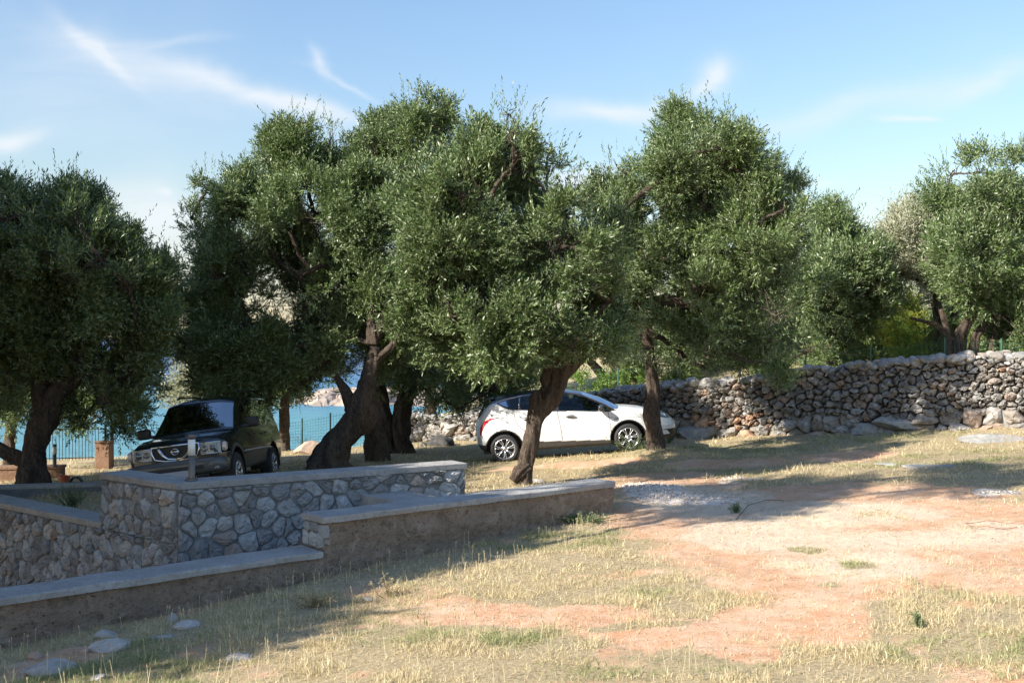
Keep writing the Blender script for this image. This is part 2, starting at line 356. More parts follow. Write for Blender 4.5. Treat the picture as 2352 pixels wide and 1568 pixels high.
def mat_concrete(name, c1, c2, brown=0., cracks=True):
    m, nt, b, L = new_mat(name); n1 = noise(nt, 3., 7., .7); n2 = noise(nt, 24., 6., .7); n3 = noise(nt, 90., 3., .6)
    c = mixc(nt, rng01(nt, n1, .35, .66), c1, c2)
    c = mixc(nt, math2(nt, 'MULTIPLY', rng01(nt, n2, .50, .62), .5), c, tuple(x * .5 for x in c1))
    if brown > 0:
        geo = N(nt, 'ShaderNodeTexCoord'); sp = N(nt, 'ShaderNodeSeparateXYZ'); L(geo.outputs['Object'], sp.inputs[0])
        # soil splashed on the foot of the wall, wall drips, sandy pits
        lo = rng01(nt, math2(nt, 'ADD', sp.outputs['X'], math2(nt, 'MULTIPLY', n1, 3.)), -5.5, 1.0, .9, .12)
        c = mixc(nt, math2(nt, 'MULTIPLY', lo, rng01(nt, n1, .28, .6)), c, (.34, .155, .08))
        bl = noise(nt, 6.5, 6., .7); c = mixc(nt, math2(nt, 'MULTIPLY', rng01(nt, bl, .53, .64), .5), c, (.115, .085, .062)); bl2 = noise(nt, 4.1, 5., .65, dist=.6); c = mixc(nt, math2(nt, 'MULTIPLY', rng01(nt, bl2, .56, .66), .6), c, (.50, .42, .34))
        pit = noise(nt, 30., 2., .5); c = mixc(nt, math2(nt, 'MULTIPLY', rng01(nt, pit, .66, .70), .85), c, (.05, .035, .03))
    L(c, b.inputs['Base Color']); b.inputs['Roughness'].default_value = .93; b.inputs['Specular IOR Level'].default_value = .15
    bumpn(nt, b, math2(nt, 'ADD', math2(nt, 'ADD', n2, math2(nt, 'MULTIPLY', n1, 1.2)), math2(nt, 'MULTIPLY', n3, .5)), .9 if brown else .6, .045 if brown else .025); return m
def mat_glass(name, tint=(.55, .62, .62), refl=1.):
    m, nt, b, L = new_mat(name); nt.nodes.remove(b)
    g = N(nt, 'ShaderNodeBsdfGlossy', ins={'Roughness': .02}); g.inputs['Color'].default_value = (.72 * refl, .75 * refl, .78 * refl, 1)
    t = N(nt, 'ShaderNodeBsdfTransparent'); t.inputs[0].default_value = (*tint, 1)
    fr = N(nt, 'ShaderNodeFresnel', ins={'IOR': 1.5}); ms = N(nt, 'ShaderNodeMixShader')
    L(math2(nt, 'ADD', fr.outputs[0], .0), ms.inputs[0]); L(t.outputs[0], ms.inputs[1]); L(g.outputs[0], ms.inputs[2])
    L(ms.outputs[0], nt.nodes['Material Output'].inputs['Surface']); return m
M_GROUND = mat_ground(); M_BARK = mat_bark(); M_BLADE = mat_blade(); M_SEA = mat_sea()
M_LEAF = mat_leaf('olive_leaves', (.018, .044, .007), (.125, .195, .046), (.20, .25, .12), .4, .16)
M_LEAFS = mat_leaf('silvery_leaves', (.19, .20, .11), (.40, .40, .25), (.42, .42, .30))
M_LEAFG = mat_leaf('fresh_green_leaves', (.09, .17, .02), (.28, .42, .05), (.24, .34, .08), .5, .35)
M_LEAFY = mat_leaf('yellow_green_umbels', (.30, .36, .03), (.62, .62, .07), (.5, .5, .1), .6, .35)
M_DRY = mat_stone('dry_limestone', (.235, .235, .225), (.455, .445, .42), (.33, .26, .19), .8, 8.)
M_RUB = mat_stone('grey_limestone', (.31, .32, .32), (.50, .50, .49), (.38, .30, .22), .6, 7., .35)
M_ROCK = mat_stone('rock', (.33, .31, .29), (.62, .60, .56), (.24, .19, .15), .9, 5.)
M_CAP = mat_concrete('concrete_coping', (.33, .32, .305), (.47, .455, .435))
M_MORTAR = mat_concrete('cement_mortar', (.20, .20, .20), (.29, .285, .275))
M_RENDER = mat_concrete('rough_cement_render', (.27, .215, .165), (.46, .38, .30), brown=1.)
M_BROWNW = mat_concrete('brown_plaster', (.24, .14, .095), (.34, .22, .15))
M_DARKFILL = simple('shadow_gap_rubble', (.055, .048, .04), .95, var=.3)  # near-black core colour standing for the shade in gaps between stones
M_STEEL = simple('brushed_steel', (.20, .18, .165), .5, .7, var=.08, vscale=60.)
M_FROST = simple('frosted_lamp_glass', (.86, .90, .84), .6)
M_WIRE = simple('green_coated_wire', (.05, .14, .09), .5)
M_IRON = simple('dark_iron_paint', (.035, .04, .045), .5, .3, var=.2)
M_RUBBER = simple('tyre_rubber', (.028, .028, .03), .75, var=.25, vscale=30., bump=.2, bscale=120)
M_BLACK = simple('black_plastic', (.018, .018, .02), .45, bump=.1, bscale=200)

# ---------------------------------------------------------------- ground cover masks (real patches of soil, gravel, grass)
def ell(X, Y, px, py, rx, ry, soft=1.0):
    cx, cy = G(px, py); cx2, cy2 = G(px, py - ry); cx3, cy3 = G(px, py + ry)
    ax = rx * cy / FPX; ay = max((cy2 - cy3) / 2, .05)
    d = np.sqrt(((X - cx) / ax) ** 2 + ((Y - cy) / ay) ** 2)
    return np.clip((1.15 - d) / .45 / soft + .0, 0, 1)
def ells(X, Y, L):
    o = np.zeros_like(X, dtype=float)
    wx = X + .9 * (fbm(X * .9, Y * .9, 0, 31) - .5); wy = Y + 1.1 * (fbm(X * .9, Y * .9, 0, 37) - .5)
    for e in L: o = np.maximum(o, ell(wx, wy, *e))
    return o
BARE = [(1980, 1250, 480, 75), (2250, 1200, 300, 70), (1700, 1190, 330, 55), (1550, 1130, 180, 45), (1900, 1150, 420, 40), (2250, 1290, 280, 75),
        (1850, 1330, 260, 60), (1800, 1420, 200, 55), (1500, 1440, 170, 40), (1100, 1395, 190, 26), (1330, 1400, 150, 26), (1680, 1490, 90, 35),
        (1300, 1078, 200, 5), (1700, 1066, 160, 9), (1950, 1050, 110, 10), (1500, 1094, 120, 8), (860, 1372, 0.1, 1), (180, 1500, 130, 40), (60, 1530, 90, 50)]
PALE = [(1760, 1225, 210, 45), (1600, 1150, 190, 40), (1900, 1180, 260, 32), (2100, 1240, 260, 30), (1980, 1300, 200, 35), (2280, 1210, 120, 25)]
GRAVEL = [(1495, 1138, 85, 30), (1600, 1152, 80, 12), (1700, 1105, 60, 8), (2290, 1132, 40, 5)]
GREEN = [(980, 1440, 150, 45), (1250, 1470, 120, 35), (2200, 1340, 90, 30), (1950, 1310, 60, 14), (1850, 1258, 40, 10), (1590, 1245, 70, 16), (2220, 1500, 200, 40),
         (1500, 1545, 260, 30), (1460, 1350, 60, 14), (1300, 1240, 190, 18), (1450, 1040, 90, 22), (1700, 1035, 260, 14), (2050, 1015, 200, 12), (1660, 1085, 120, 8),
         (2200, 1060, 260, 18), (300, 1520, 170, 70), (150, 1568, 130, 60), (450, 1560, 120, 60), (1200, 1060, 120, 8), (1690, 1175, 22, 8)]
TUFTS = [(1860, 1258, 36, 9), (1960, 1305, 50, 12), (1890, 1345, 45, 9), (1430, 1430, 60, 14), (1530, 1425, 60, 12), (2010, 1500, 70, 14)]
def masks(X, Y):
    bare = ells(X, Y, BARE); n1 = fbm(X * 1.3, Y * 1.3, 0, 41); n2 = fbm(X * 4, Y * 4, 0, 43)
    patch = np.clip((n1 - .60) * 8, 0, 1) * .6
    n3 = fbm(X * 2.2, Y * 2.2, 0, 47); g = np.clip(1 - np.maximum(bare * (1.4 - .8 * n2) * np.clip(1.0 + 2.0 * (.60 - n3), .55, 1.3), patch * (Y < 15)), 0, 1)
    g = np.maximum(g, ells(X, Y, TUFTS) * .9)
    g = np.where(pit_mask(X, Y), 0, g)
    green = np.clip(ells(X, Y, GREEN) * (.3 + 1.1 * n2) + np.clip((n1 - .6) * 3, 0, .4), 0, 1)
    green = np.maximum(green, sig((Y - 31) / 1.0) * sig((X - 0) / 1.) * .9)
    g = np.where((Y > 17) | (Y < 9.6), np.maximum(g, .0), g)
    return g, ells(X, Y, PALE), ells(X, Y, GRAVEL), green
def build_ground():
    def axis(segs):
        o = []
        for a, b, st in segs: o.append(np.arange(a, b, st))
        return np.concatenate(o + [[segs[-1][1]]])
    xs = axis([(-1500, -300, 200), (-300, -60, 24), (-60, -22, 3.), (-22, -12, .5), (-12, 12, .1), (12, 20, .3), (20, 60, 2.), (60, 300, 20), (300, 1500, 200)])
    ys = axis([(-1200, -100, 200), (-100, -10, 15), (-10, 5, 1.), (5, 7, .2), (7, 26, .1), (26, 40, .25), (40, 80, 1.5), (80, 300, 20), (300, 3000, 300)])
    X, Y = np.meshgrid(xs, ys); Z = H(X, Y)
    far = sig((Y - 75) / 3) * sig((X - 6) / 3); Z = Z - .0 * far
    g, p, gr, _ = masks(X, Y)
    Z = Z + .03 * gr * (vnoise(X * 9, Y * 9, 0, 77)) + .05 * gr * (fbm(X * 2, Y * 2, 0, 78) - .3)
    nx, ny = len(xs), len(ys); i = np.arange(nx * ny).reshape(ny, nx)
    F = np.stack([i[:-1, :-1], i[:-1, 1:], i[1:, 1:], i[1:, :-1]], -1).reshape(-1, 4)
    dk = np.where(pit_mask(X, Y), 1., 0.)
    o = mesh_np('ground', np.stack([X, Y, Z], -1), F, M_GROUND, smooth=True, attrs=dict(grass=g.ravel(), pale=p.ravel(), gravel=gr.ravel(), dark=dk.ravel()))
    tag(o, kind='structure')
build_ground()
m = MB(); m.add([(-1500, 20, -1.6), (1500, 20, -1.6), (1500, 3000, -1.6), (-1500, 3000, -1.6)], [(0, 1, 2, 3)])
tag(m.build('sea', M_SEA), kind='structure')

# ---------------------------------------------------------------- stones
_ico = None
def ico(sub=3):
    global _ico
    if _ico is None: _ico = {}
    if sub not in _ico:
        import bmesh
        bm = bmesh.new(); bmesh.ops.create_icosphere(bm, subdivisions=sub, radius=1.0)
        _ico[sub] = (np.array([v.co[:] for v in bm.verts]), np.array([[v.index for v in f.verts] for f in bm.faces])); bm.free()
    return _ico[sub]
def rock_v(sub, rg, cuts=9, flat=.62, rough=.06):
    V, F = ico(sub); V = V.copy()
    for _ in range(cuts):
        n = rg.normal(size=3); n /= np.linalg.norm(n); d = rg.uniform(flat, .95)
        e = np.maximum(V @ n - d, 0); V -= e[:, None] * n
    s = rg.uniform(0, 50)
    V *= (1 + rough * 2 * (fbm(V[:, 0] * 2.2 + s, V[:, 1] * 2.2, V[:, 2] * 2.2, 3, 3) - .5))[:, None]
    return V, F
class Rocks:
    def __init__(s): s.V = []; s.F = []; s.a = []; s.w = []; s.n = 0
    def add(s, c, size, rg, rz=None, tilt=.3, sub=2, cuts=9, warm=0., rough=.06, flat=.62):
        V, F = rock_v(sub, rg, cuts, flat, rough); V = V * np.array(size) / 2
        V = V @ (Rz(rg.uniform(0, 6.28) if rz is None else rz) @ Rx(rg.normal() * tilt) @ Ry(rg.normal() * tilt)).T + np.array(c)
        s.V.append(V); s.F.append(F + s.n); s.n += len(V); s.a.append(np.full(len(V), rg.uniform())); s.w.append(np.full(len(V), warm))
    def build(s, name, mat, root=None, world=True, smooth=False):
        return mesh_np(name, np.concatenate(s.V), np.concatenate(s.F), mat, root, smooth, dict(rnd=np.concatenate(s.a), warm=np.concatenate(s.w)), world=world)

def voronoi(W, Hh, size, aniso, rg, jitter=.42, vary=.35):
    """irregular stone outlines filling W x Hh; aniso = width/height of a stone"""
    dx, dy = size * aniso, size; pts = []
    ny = int(Hh / dy) + 3; nx = int(W / dx) + 3
    for j in range(-1, ny):
        y = j * dy + dy * .5; off = rg.uniform(0, dx); i = -1; x = -dx + off
        while x < W + dx:
            w = dx * rg.uniform(1 - vary, 1 + vary)
            if rg.uniform() < .95: pts.append((x + w / 2 + rg.uniform(-jitter, jitter) * dx * .4, y + rg.uniform(-jitter, jitter) * dy))
            x += w
    pts = np.array(pts); S = pts * np.array((1 / aniso, 1.)); cells = []
    for i, p in enumerate(S):
        if not (-1.2 * dx < pts[i, 0] < W + 1.2 * dx and -1.2 * dy < pts[i, 1] < Hh + 1.2 * dy): continue
        d = S - p; dist = (d ** 2).sum(1); nb = np.where((dist > 1e-9) & (dist < (3.2 * size) ** 2))[0]; nb = nb[np.argsort(dist[nb])][:22]
        poly = [(-1.6 * size, -1.6 * size), (1.6 * size, -1.6 * size), (1.6 * size, 1.6 * size), (-1.6 * size, 1.6 * size)]
        for q in nb:
            nx_, ny_ = d[q]; c = (nx_ * nx_ + ny_ * ny_) / 2; out = []
            for k in range(len(poly)):
                a, b = poly[k], poly[(k + 1) % len(poly)]; da = a[0] * nx_ + a[1] * ny_ - c; db = b[0] * nx_ + b[1] * ny_ - c
                if da <= 0: out.append(a)
                if (da < 0) != (db < 0): t = da / (da - db); out.append((a[0] + t * (b[0] - a[0]), a[1] + t * (b[1] - a[1])))
            poly = out
            if len(poly) < 3: break
        if len(poly) >= 3: cells.append((np.array(poly) + p) * np.array((aniso, 1.)))
    return cells
def stone_shell(poly, gap, depth, rg, bulge=.5, rough=.012, rounds=1):
    lo, hi = (.06, .22) if bulge > .6 else (.10, .26)
    """one stone from its outline: returns local verts (u, v, d) and faces"""
    c = poly.mean(0); rad = np.sqrt(((poly - c) ** 2).sum(1)).mean()
    if rad < gap * 1.6: return None
    p = c + (poly - c) * (1 - gap / rad)
    for _ in range(rounds):
        q = []
        for k in range(len(p)):
            a, b = p[k], p[(k + 1) % len(p)]; t = rg.uniform(lo, hi); q += [a + (b - a) * t, a + (b - a) * (1 - t)]
        p = np.array(q)
    # resample to an even ring so edges are wobbly
    seg = np.linalg.norm(np.roll(p, -1, 0) - p, axis=1); cum = np.concatenate([[0], np.cumsum(seg)]); n = 14
    t = np.linspace(0, cum[-1], n, endpoint=False); pp = np.vstack([p, p[:1]])
    p = np.stack([np.interp(t, cum, pp[:, 0]), np.interp(t, cum, pp[:, 1])], 1); p += rg.normal(size=p.shape) * rough * .5
    tilt = rg.normal(size=2) * depth * .55 / max(rad, .03)
    V = []; rings = [(1.0, -.06), (1.02, depth * .25), (.93, depth * (.62 + .1 * bulge)), (.62, depth * (.85 + .25 * bulge)), (.28, depth * (1 + .3 * bulge))]
    off = rg.normal(size=2) * rad * .12
    for k, (s, d) in enumerate(rings):
        ctr = c + off * (k / 4.)
        r = ctr + (p - c) * s
        dd = d + (0 if k == 0 else (r - c) @ tilt * (k / 4.)) + (rg.normal(size=n) * rough * (k > 0))
        V.append(np.column_stack([r, dd]))
    V = np.vstack(V + [np.array([[*(c + off), depth * (1 + .3 * bulge) + rg.normal() * rough]])]); F = []
    for k in range(len(rings) - 1):
        for j in range(n): F.append((k * n + j, k * n + (j + 1) % n, (k + 1) * n + (j + 1) % n, (k + 1) * n + j))
    T = [((len(rings) - 1) * n + j, (len(rings) - 1) * n + (j + 1) % n, len(rings) * n) for j in range(n)]
    return V, F, T
def stone_face(name, cells, frame, mat, rg, root, gap, depth, bulge=.5, rough=.012, warmf=None, keep=None):
    Vs, Q, T, a, w, n = [], [], [], [], [], 0
    for poly in cells:
        c = poly.mean(0)
        if keep is not None and not keep(poly): continue
        r = stone_shell(poly, gap, depth * rg.uniform(.6, 1.5), rg, bulge, rough)
        if r is None: continue
        V, f, t = r; Vs.append(frame(V)); Q.append(np.array(f) + n); T.append(np.array(t) + n); n += len(V)
        a.append(np.full(len(V), rg.uniform())); w.append(np.full(len(V), warmf(c, rg) if warmf else 0.))
    return mesh_np(name, np.concatenate(Vs), [np.concatenate(Q), np.concatenate(T)], mat, root, False, dict(rnd=np.concatenate(a), warm=np.concatenate(w)))
def plane_frame(o, d, n, z0=0.):
    o = np.array(o); d = np.array(d); n = np.array(n)
    def f(V): return np.column_stack([o[0] + V[:, 0] * d[0] + V[:, 2] * n[0], o[1] + V[:, 0] * d[1] + V[:, 2] * n[1], z0 + V[:, 1]])
    return f
def prism(mb, pts, z0, z1, bev=0.):
    """vertical slab over a plan polygon; z0/z1 may be lists"""
    n = len(pts); z0 = np.broadcast_to(z0, n); z1 = np.broadcast_to(z1, n)
    V = [(p[0], p[1], z0[i]) for i, p in enumerate(pts)]
    if bev > 0:
        c = np.mean(pts, 0)
        V += [(p[0], p[1], z1[i] - bev) for i, p in enumerate(pts)]
        ins = []
        for i in range(n):
            a, b, d = np.array(pts[i - 1]), np.array(pts[i]), np.array(pts[(i + 1) % n]); u = (a - b) / np.linalg.norm(a - b); v = (d - b) / np.linalg.norm(d - b); ins.append(b + (u + v) * bev)
        V += [(p[0], p[1], z1[i]) for i, p in enumerate(ins)]
        F = [tuple(range(n - 1, -1, -1)), tuple(range(2 * n, 3 * n))]
        for r in (0, 1): F += [(r * n + i, r * n + (i + 1) % n, (r + 1) * n + (i + 1) % n, (r + 1) * n + i) for i in range(n)]
    else:
        V += [(p[0], p[1], z1[i]) for i, p in enumerate(pts)]
        F = [tuple(range(n - 1, -1, -1)), tuple(range(n, 2 * n))] + [(i, (i + 1) % n, n + (i + 1) % n, n + i) for i in range(n)]
    mb.add(V, F)
def lw(s, b): p = LW0 - LWd * s - LWn * b; return (p[0], p[1])    # s metres leftwards along the wall, b behind its face

# ---- low rendered wall in two steps
S_STEP = 4.73; S_END = 16.0; TH = .48; ZU, ZL = .545, .165
root = tag(empty('garden_wall', (*lw(S_STEP, .2), 0)), 'low brown rendered garden wall stepping down once, bleached concrete coping, dry grass at its foot', 'wall')
def wall_strip(s0, s1, z0, z1, b0, b1, nz, amp, seed):
    """front face as a wavy grid so render looks hand-thrown"""
    ns = int((s1 - s0) / .05) + 1; ss = np.linspace(s0, s1, ns); zz = np.linspace(z0, z1, nz); S, Z = np.meshgrid(ss, zz)
    d = amp * (fbm(S * 3, Z * 5, 0, seed, 5, .6) - .5) * 2; lay = .022 * np.abs(((Z * 3.3 + .25 * fbm(S * .8, 0 * S, 0, seed + 3)) % 1.0) - .5); d = d + lay
    px_ = LW0[0] - LWd[0] * S - LWn[0] * (b0 - d); py_ = LW0[1] - LWd[1] * S - LWn[1] * (b0 - d)
    i = np.arange(ns * nz).reshape(nz, ns); F = np.stack([i[:-1, :-1], i[1:, :-1], i[1:, 1:], i[:-1, 1:]], -1).reshape(-1, 4)
    return np.stack([px_, py_, Z], -1).reshape(-1, 3), F
m = MB()
prism(m, [lw(0.03, .05), lw(0.03, TH - .01), lw(S_STEP - .02, TH - .01), lw(S_STEP - .02, .05)], -1.8, ZU - .07)
prism(m, [lw(S_STEP - .021, .05), lw(S_STEP - .021, TH - .01), lw(S_END, TH - .01), lw(S_END, .05)], -1.8, ZL - .07)
V, F = wall_strip(.0, S_STEP, -.75, ZU - .072, 0.02, 0, 44, .036, 5); m.add(V, F)
V, F = wall_strip(S_STEP, S_END, -.95, ZL - .072, 0.02, 0, 44, .036, 8); m.add(V, F)
# right end face
rg = np.random.default_rng(3)
m.build('rendered_body', M_RENDER, root, smooth=False)
def coping(s0, s1, z, over, th, b0, b1, seed):
    ns = int(abs(s1 - s0) / .05) + 2; ss = np.linspace(s0, s1, ns); prof = [(b0, z - th), (b0 - .0, z - .012), (b0 + .012, z), (b1 - .012, z), (b1, z - .012), (b1, z - th)]
    V = []; 
    for k, s in enumerate(ss):
        for j, (b, zz) in enumerate(prof):
            nz = .018 * (float(fbm(s * 2.1, j * 3.7, 0, seed)) - .5) * 2; nb = .008 * (float(vnoise(s * 3.1, j * 1.7, 5, seed)) - .5) * 2
            p = lw(s, b + nb + (.012 * (float(vnoise(s * 11, j * 2.3, 9, seed)) - .5) if j in (1, 4) else 0)); V.append((p[0], p[1], zz + nz * (.5 if j in (0, 5) else 1)))
    n = len(prof); F = [(k * n + j, k * n + (j + 1) % n, (k + 1) * n + (j + 1) % n, (k + 1) * n + j) for k in range(ns - 1) for j in range(n)] + [tuple(range(n)), tuple(range((ns - 1) * n, ns * n))[::-1]]
    return V, F
m = MB(); m.add(*coping(-.015, S_STEP + .02, ZU, 0, .068, -.02, TH + .01, 11)); m.build('upper_coping', M_CAP, root)
m = MB(); m.add(*coping(S_STEP + .022, S_END, ZL, 0, .068, -.02, TH + .01, 12)); m.build('lower_coping', M_CAP, root)
# stone-faced end of the upper step (looks left, towards the lower coping)
cells = voronoi(TH, ZU - ZL - .07, .17, 1.15, rg, .2, .2)
p0 = lw(S_STEP - .015, 0.0)
cl = lambda W, Hh: (lambda poly: True)
def clip_cells(cells, W, Hh):
    out = []
    for p in cells:
        q = np.column_stack([np.clip(p[:, 0], 0, W), np.clip(p[:, 1], 0, Hh)])
        a = .5 * abs(np.dot(q[:, 0], np.roll(q[:, 1], 1)) - np.dot(q[:, 1], np.roll(q[:, 0], 1)))
        if a > .0025: 
            k = [0] + [i for i in range(1, len(q)) if np.linalg.norm(q[i] - q[i - 1]) > .004]; q = q[k]
            if len(q) >= 3: out.append(q)
    return out
stone_face('step_stones', clip_cells(cells, TH, ZU - ZL - .075), plane_frame(p0, -LWn, -LWd, ZL), M_RUB, rg, root, .010, .02, .3, .005)

# ---- rubble-stone terrace wall with two flights of coping
T0 = np.array((-.73, 16.5)); LT = float(np.linalg.norm(T0 - T1)); SEG1 = 1.80; SEGE = 12.0; ZT = .70; ZLO = .0; TT = .40
ZB = -1.75
root = tag(empty('terrace_wall', (T1[0] - .1, T1[1] + .25, 0)), 'retaining wall of grey rubble stones in cement with smooth coping, forming a corner below the black car', 'wall')
rg = np.random.default_rng(12)
m = MB()
A = T1; B = T0; nb = -TWn * TT; ns_ = -SGn * TT
inner = np.array((T1 + nb)); # mitred inner corner
def isect(p, d, q, e):
    t = np.linalg.solve(np.array([d, -e]).T, q - p); return p + d * t[0]
IC = isect(T1 - TWn * TT, TWd, T1 - SGn * TT, SGd)
C1 = T1 + SGd * SEG1; C1i = C1 - SGn * TT; CE = T1 + SGd * SEGE; CEi = CE - SGn * TT; Bi = T0 - TWn * TT
sh = .012
prism(m, [T1, B, Bi, IC][::-1], ZB, ZT - .085); prism(m, [T1, IC, C1i, C1][::-1], ZB, ZT - .086); prism(m, [C1, C1i, CEi, CE][::-1], ZB, ZLO - .085)
m.build('mortar_core', M_MORTAR, root)
def warmt(c, rg): return rg.uniform(.3, .6) if rg.uniform() < .05 else rg.uniform(0, .06)
cells = clip_cells(voronoi(LT, ZT - ZB - .09, .215, 1.12, rg, .5, .4), LT, ZT - ZB - .092)
stone_face('front_stones', cells, plane_frame(T1, TWd, TWn, ZB), M_RUB, rg, root, .012, .036, .5, .010, warmt)
cells = clip_cells(voronoi(SEG1, ZT - ZLO, .22, .9, rg, .5, .4), SEG1, ZT - ZLO - .01)
fr = lambda V: plane_frame(C1, -SGd, SGn, ZLO - .085)(V)
stone_face('corner_stones', cells, fr, M_RUB, rg, root, .012, .036, .5, .010, warmt)
cells = clip_cells(voronoi(SEGE, ZLO - ZB - .09, .22, .9, rg, .5, .4), SEGE, ZLO - ZB - .092)
stone_face('side_stones', cells, plane_frame(CE, -SGd, SGn, ZB), M_RUB, rg, root, .012, .036, .5, .010, warmt)
cells = clip_cells(voronoi(TT, ZT - ZB - .09, .22, 1., rg, .3, .3), TT, ZT - ZB - .092)
stone_face('end_stones', cells, plane_frame(B, -TWn, TWd, ZB), M_RUB, rg, root, .017, .022, .3, .006, warmt)
ov = .035
def off(p, *ds): return tuple(np.array(p) + sum(ds))
oc = isect(T1 + TWn * ov, TWd, T1 + SGn * ov, SGd); ic = isect(T1 - TWn * (TT + ov), TWd, T1 - SGn * (TT + ov), SGd)
m = MB(); prism(m, [oc, T0 + TWn * ov + TWd * ov, T0 - TWn * (TT + ov) + TWd * ov, ic][::-1], ZT - .082, ZT, .008); m.build('front_coping', M_CAP, root)
m = MB(); prism(m, [oc, ic, C1 - SGn * (TT + ov) + SGd * ov, C1 + SGn * ov + SGd * ov][::-1], ZT - .082, ZT - .002, .008); m.build('corner_coping', M_CAP, root)
m = MB(); prism(m, [C1 + SGn * ov, C1 - SGn * (TT + ov), CEi - SGn * ov, CE + SGn * ov][::-1], ZLO - .082, ZLO, .008); m.build('lower_coping', M_CAP, root)

# ---- stairs between the two walls
root = tag(empty('garden_stairs', (-1.3, 15.3, .36)), 'concrete garden stairs descending between the two garden walls', 'stairs')
m = MB(); stp = []
for k in range(9):
    s0 = 2.0 + (0 if k == 0 else .70 + (k - 1) * .32); s1 = 2.70 + k * .32
    z = .36 - .17 * k
    f = lambda s: (T1 + TWd * ((LT) - (s - 2.0) * .98))
    a, b = lw(s0, TH), lw(s1, TH)
    def hit(s):
        p = np.array(lw(s, TH)); return isect(p, -LWn, T1, TWd)
    c, d = hit(s1), hit(s0)
    mm = MB(); prism(mm, [a, b, tuple(c), tuple(d)][::-1], -1.8, z, .006); mm.build('landing' if k == 0 else 'step', M_CAP if k == 0 else M_MORTAR, root)

# ---- planter walls on the left
def straight_wall(name, a, b, z0, z1, th, label, mats, cap=.06, zb=None):
    a, b = np.array(a), np.array(b); d = (b - a) / np.linalg.norm(b - a); n = np.array((d[1], -d[0])) * th
    root = tag(empty(name, (*((a + b) / 2), z0)), label, 'wall')
    m = MB(); prism(m, [a, b, b - n, a - n][::-1], z0, z1 - cap - .003); m.build('body', mats[0], root)
    e = d * .02; k = n / th * .02
    m = MB(); prism(m, [a + k - e, b + k + e, b - n - k + e, a - n - k - e][::-1], z1 - cap, z1, .008); m.build('coping', mats[1], root); return root
straight_wall('planter_wall', (-11.5, 18.7), (-7.0, 19.75), -1.2, -.03, .25, 'narrow dark planter wall with pale coping in front of the dark left olive trunk', (M_MORTAR, M_CAP))
straight_wall('planter_wall', (-6.98, 19.6), (-5.98, 16.1), -1.2, -.05, .25, 'short planter wall running back from the stone corner', (M_MORTAR, M_CAP))
straight_wall('border_wall', (-13.5, 22.6), (-9.6, 23.2), -1.3, -.13, .3, 'brown plastered border wall behind the dark left olive trunk', (M_BROWNW, M_BROWNW))
straight_wall('sea_wall', (-9.6, 27.4), (-6.4, 28.2), -1.4, -.28, .3, 'low brown sea wall left of the black car, sunlit on top', (M_BROWNW, M_CAP))

# ---------------------------------------------------------------- dry stone wall
DW = [(930, 31.5, 955), (1040, 31.0, 958), (1180, 30.2, 935), (1390, 28.6, 890), (1540, 27.6, 880), (1700, 26.6, 868), (1850, 26.0, 850), (2000, 25.2, 825), (2150, 24.6, 820), (2300, 24.0, 816), (2450, 23.3, 812), (2700, 22.2, 806)]
dp = np.array([((px - CX) / FPX * Y, Y) for px, Y, _ in DW]); dz = np.array([EYE - (t - HY) / FPX * Y for _, Y, t in DW])
dl = np.concatenate([[0], np.cumsum(np.linalg.norm(np.diff(dp, axis=0), axis=1))]); LD = dl[-1]
uu = np.linspace(0, LD, 400); wx = np.interp(uu, dl, dp[:, 0]); wy = np.interp(uu, dl, dp[:, 1]); wz = np.interp(uu, dl, dz)
ker = np.ones(25) / 25
def smo(a): return np.convolve(np.pad(a, 12, 'edge'), ker, 'valid')
wx, wy, wz = smo(wx), smo(wy), smo(wz)
wz = wz + .06 * (vnoise(uu * 1.3, 0 * uu, 0, 5) - .5) * 2
gx = np.gradient(wx); gy = np.gradient(wy); gl = np.hypot(gx, gy); wnx, wny = gy / gl, -gx / gl
wg = H(wx + wnx * .3, wy + wny * .3) - .15
def dframe(V):
    u, v, d = V[:, 0], V[:, 1], V[:, 2]
    x = np.interp(u, uu, wx); y = np.interp(u, uu, wy); n0 = np.interp(u, uu, wnx); n1 = np.interp(u, uu, wny); g = np.interp(u, uu, wg)
    lean = -.10 * v
    return np.column_stack([x + n0 * (d + lean), y + n1 * (d + lean), g + v])
rg = np.random.default_rng(5)
root = tag(empty('dry_stone_wall', (float(wx[200]), float(wy[200]), float(wg[200]))), 'long dry stone wall of loose grey limestone, taller towards the right, behind the white car', 'wall')
hh = lambda u: np.interp(u, uu, wz - wg)
cells = voronoi(LD, 2.7, .150, 1.35, rg, .6, .5)
big = voronoi(LD, 1.0, .30, 1.4, rg, .5, .4)
def keep_small(p):
    c = p.mean(0); return c[1] < hh(c[0]) - .06 and c[1] > .42 + .12 * math.sin(c[0] * 1.7)
def keep_big(p):
    c = p.mean(0); return c[1] <= .46 + .12 * math.sin(c[0] * 1.7) and c[1] < hh(c[0]) - .1
def warmd(c, rg): 
    w = .12 * rg.uniform(); 
    if c[1] < .7 and 7.8 < c[0] < 10.5 and rg.uniform() < .6: w = rg.uniform(.4, .95)
    elif rg.uniform() < .14: w = rg.uniform(.2, .6)
    return w
stone_face('laid_stones', cells, dframe, M_DRY, rg, root, .016, .12, .9, .026, warmd, keep_small)
stone_face('footing_stones', big, dframe, M_DRY, rg, root, .008, .15, .9, .02, warmd, keep_big)
rk = Rocks()
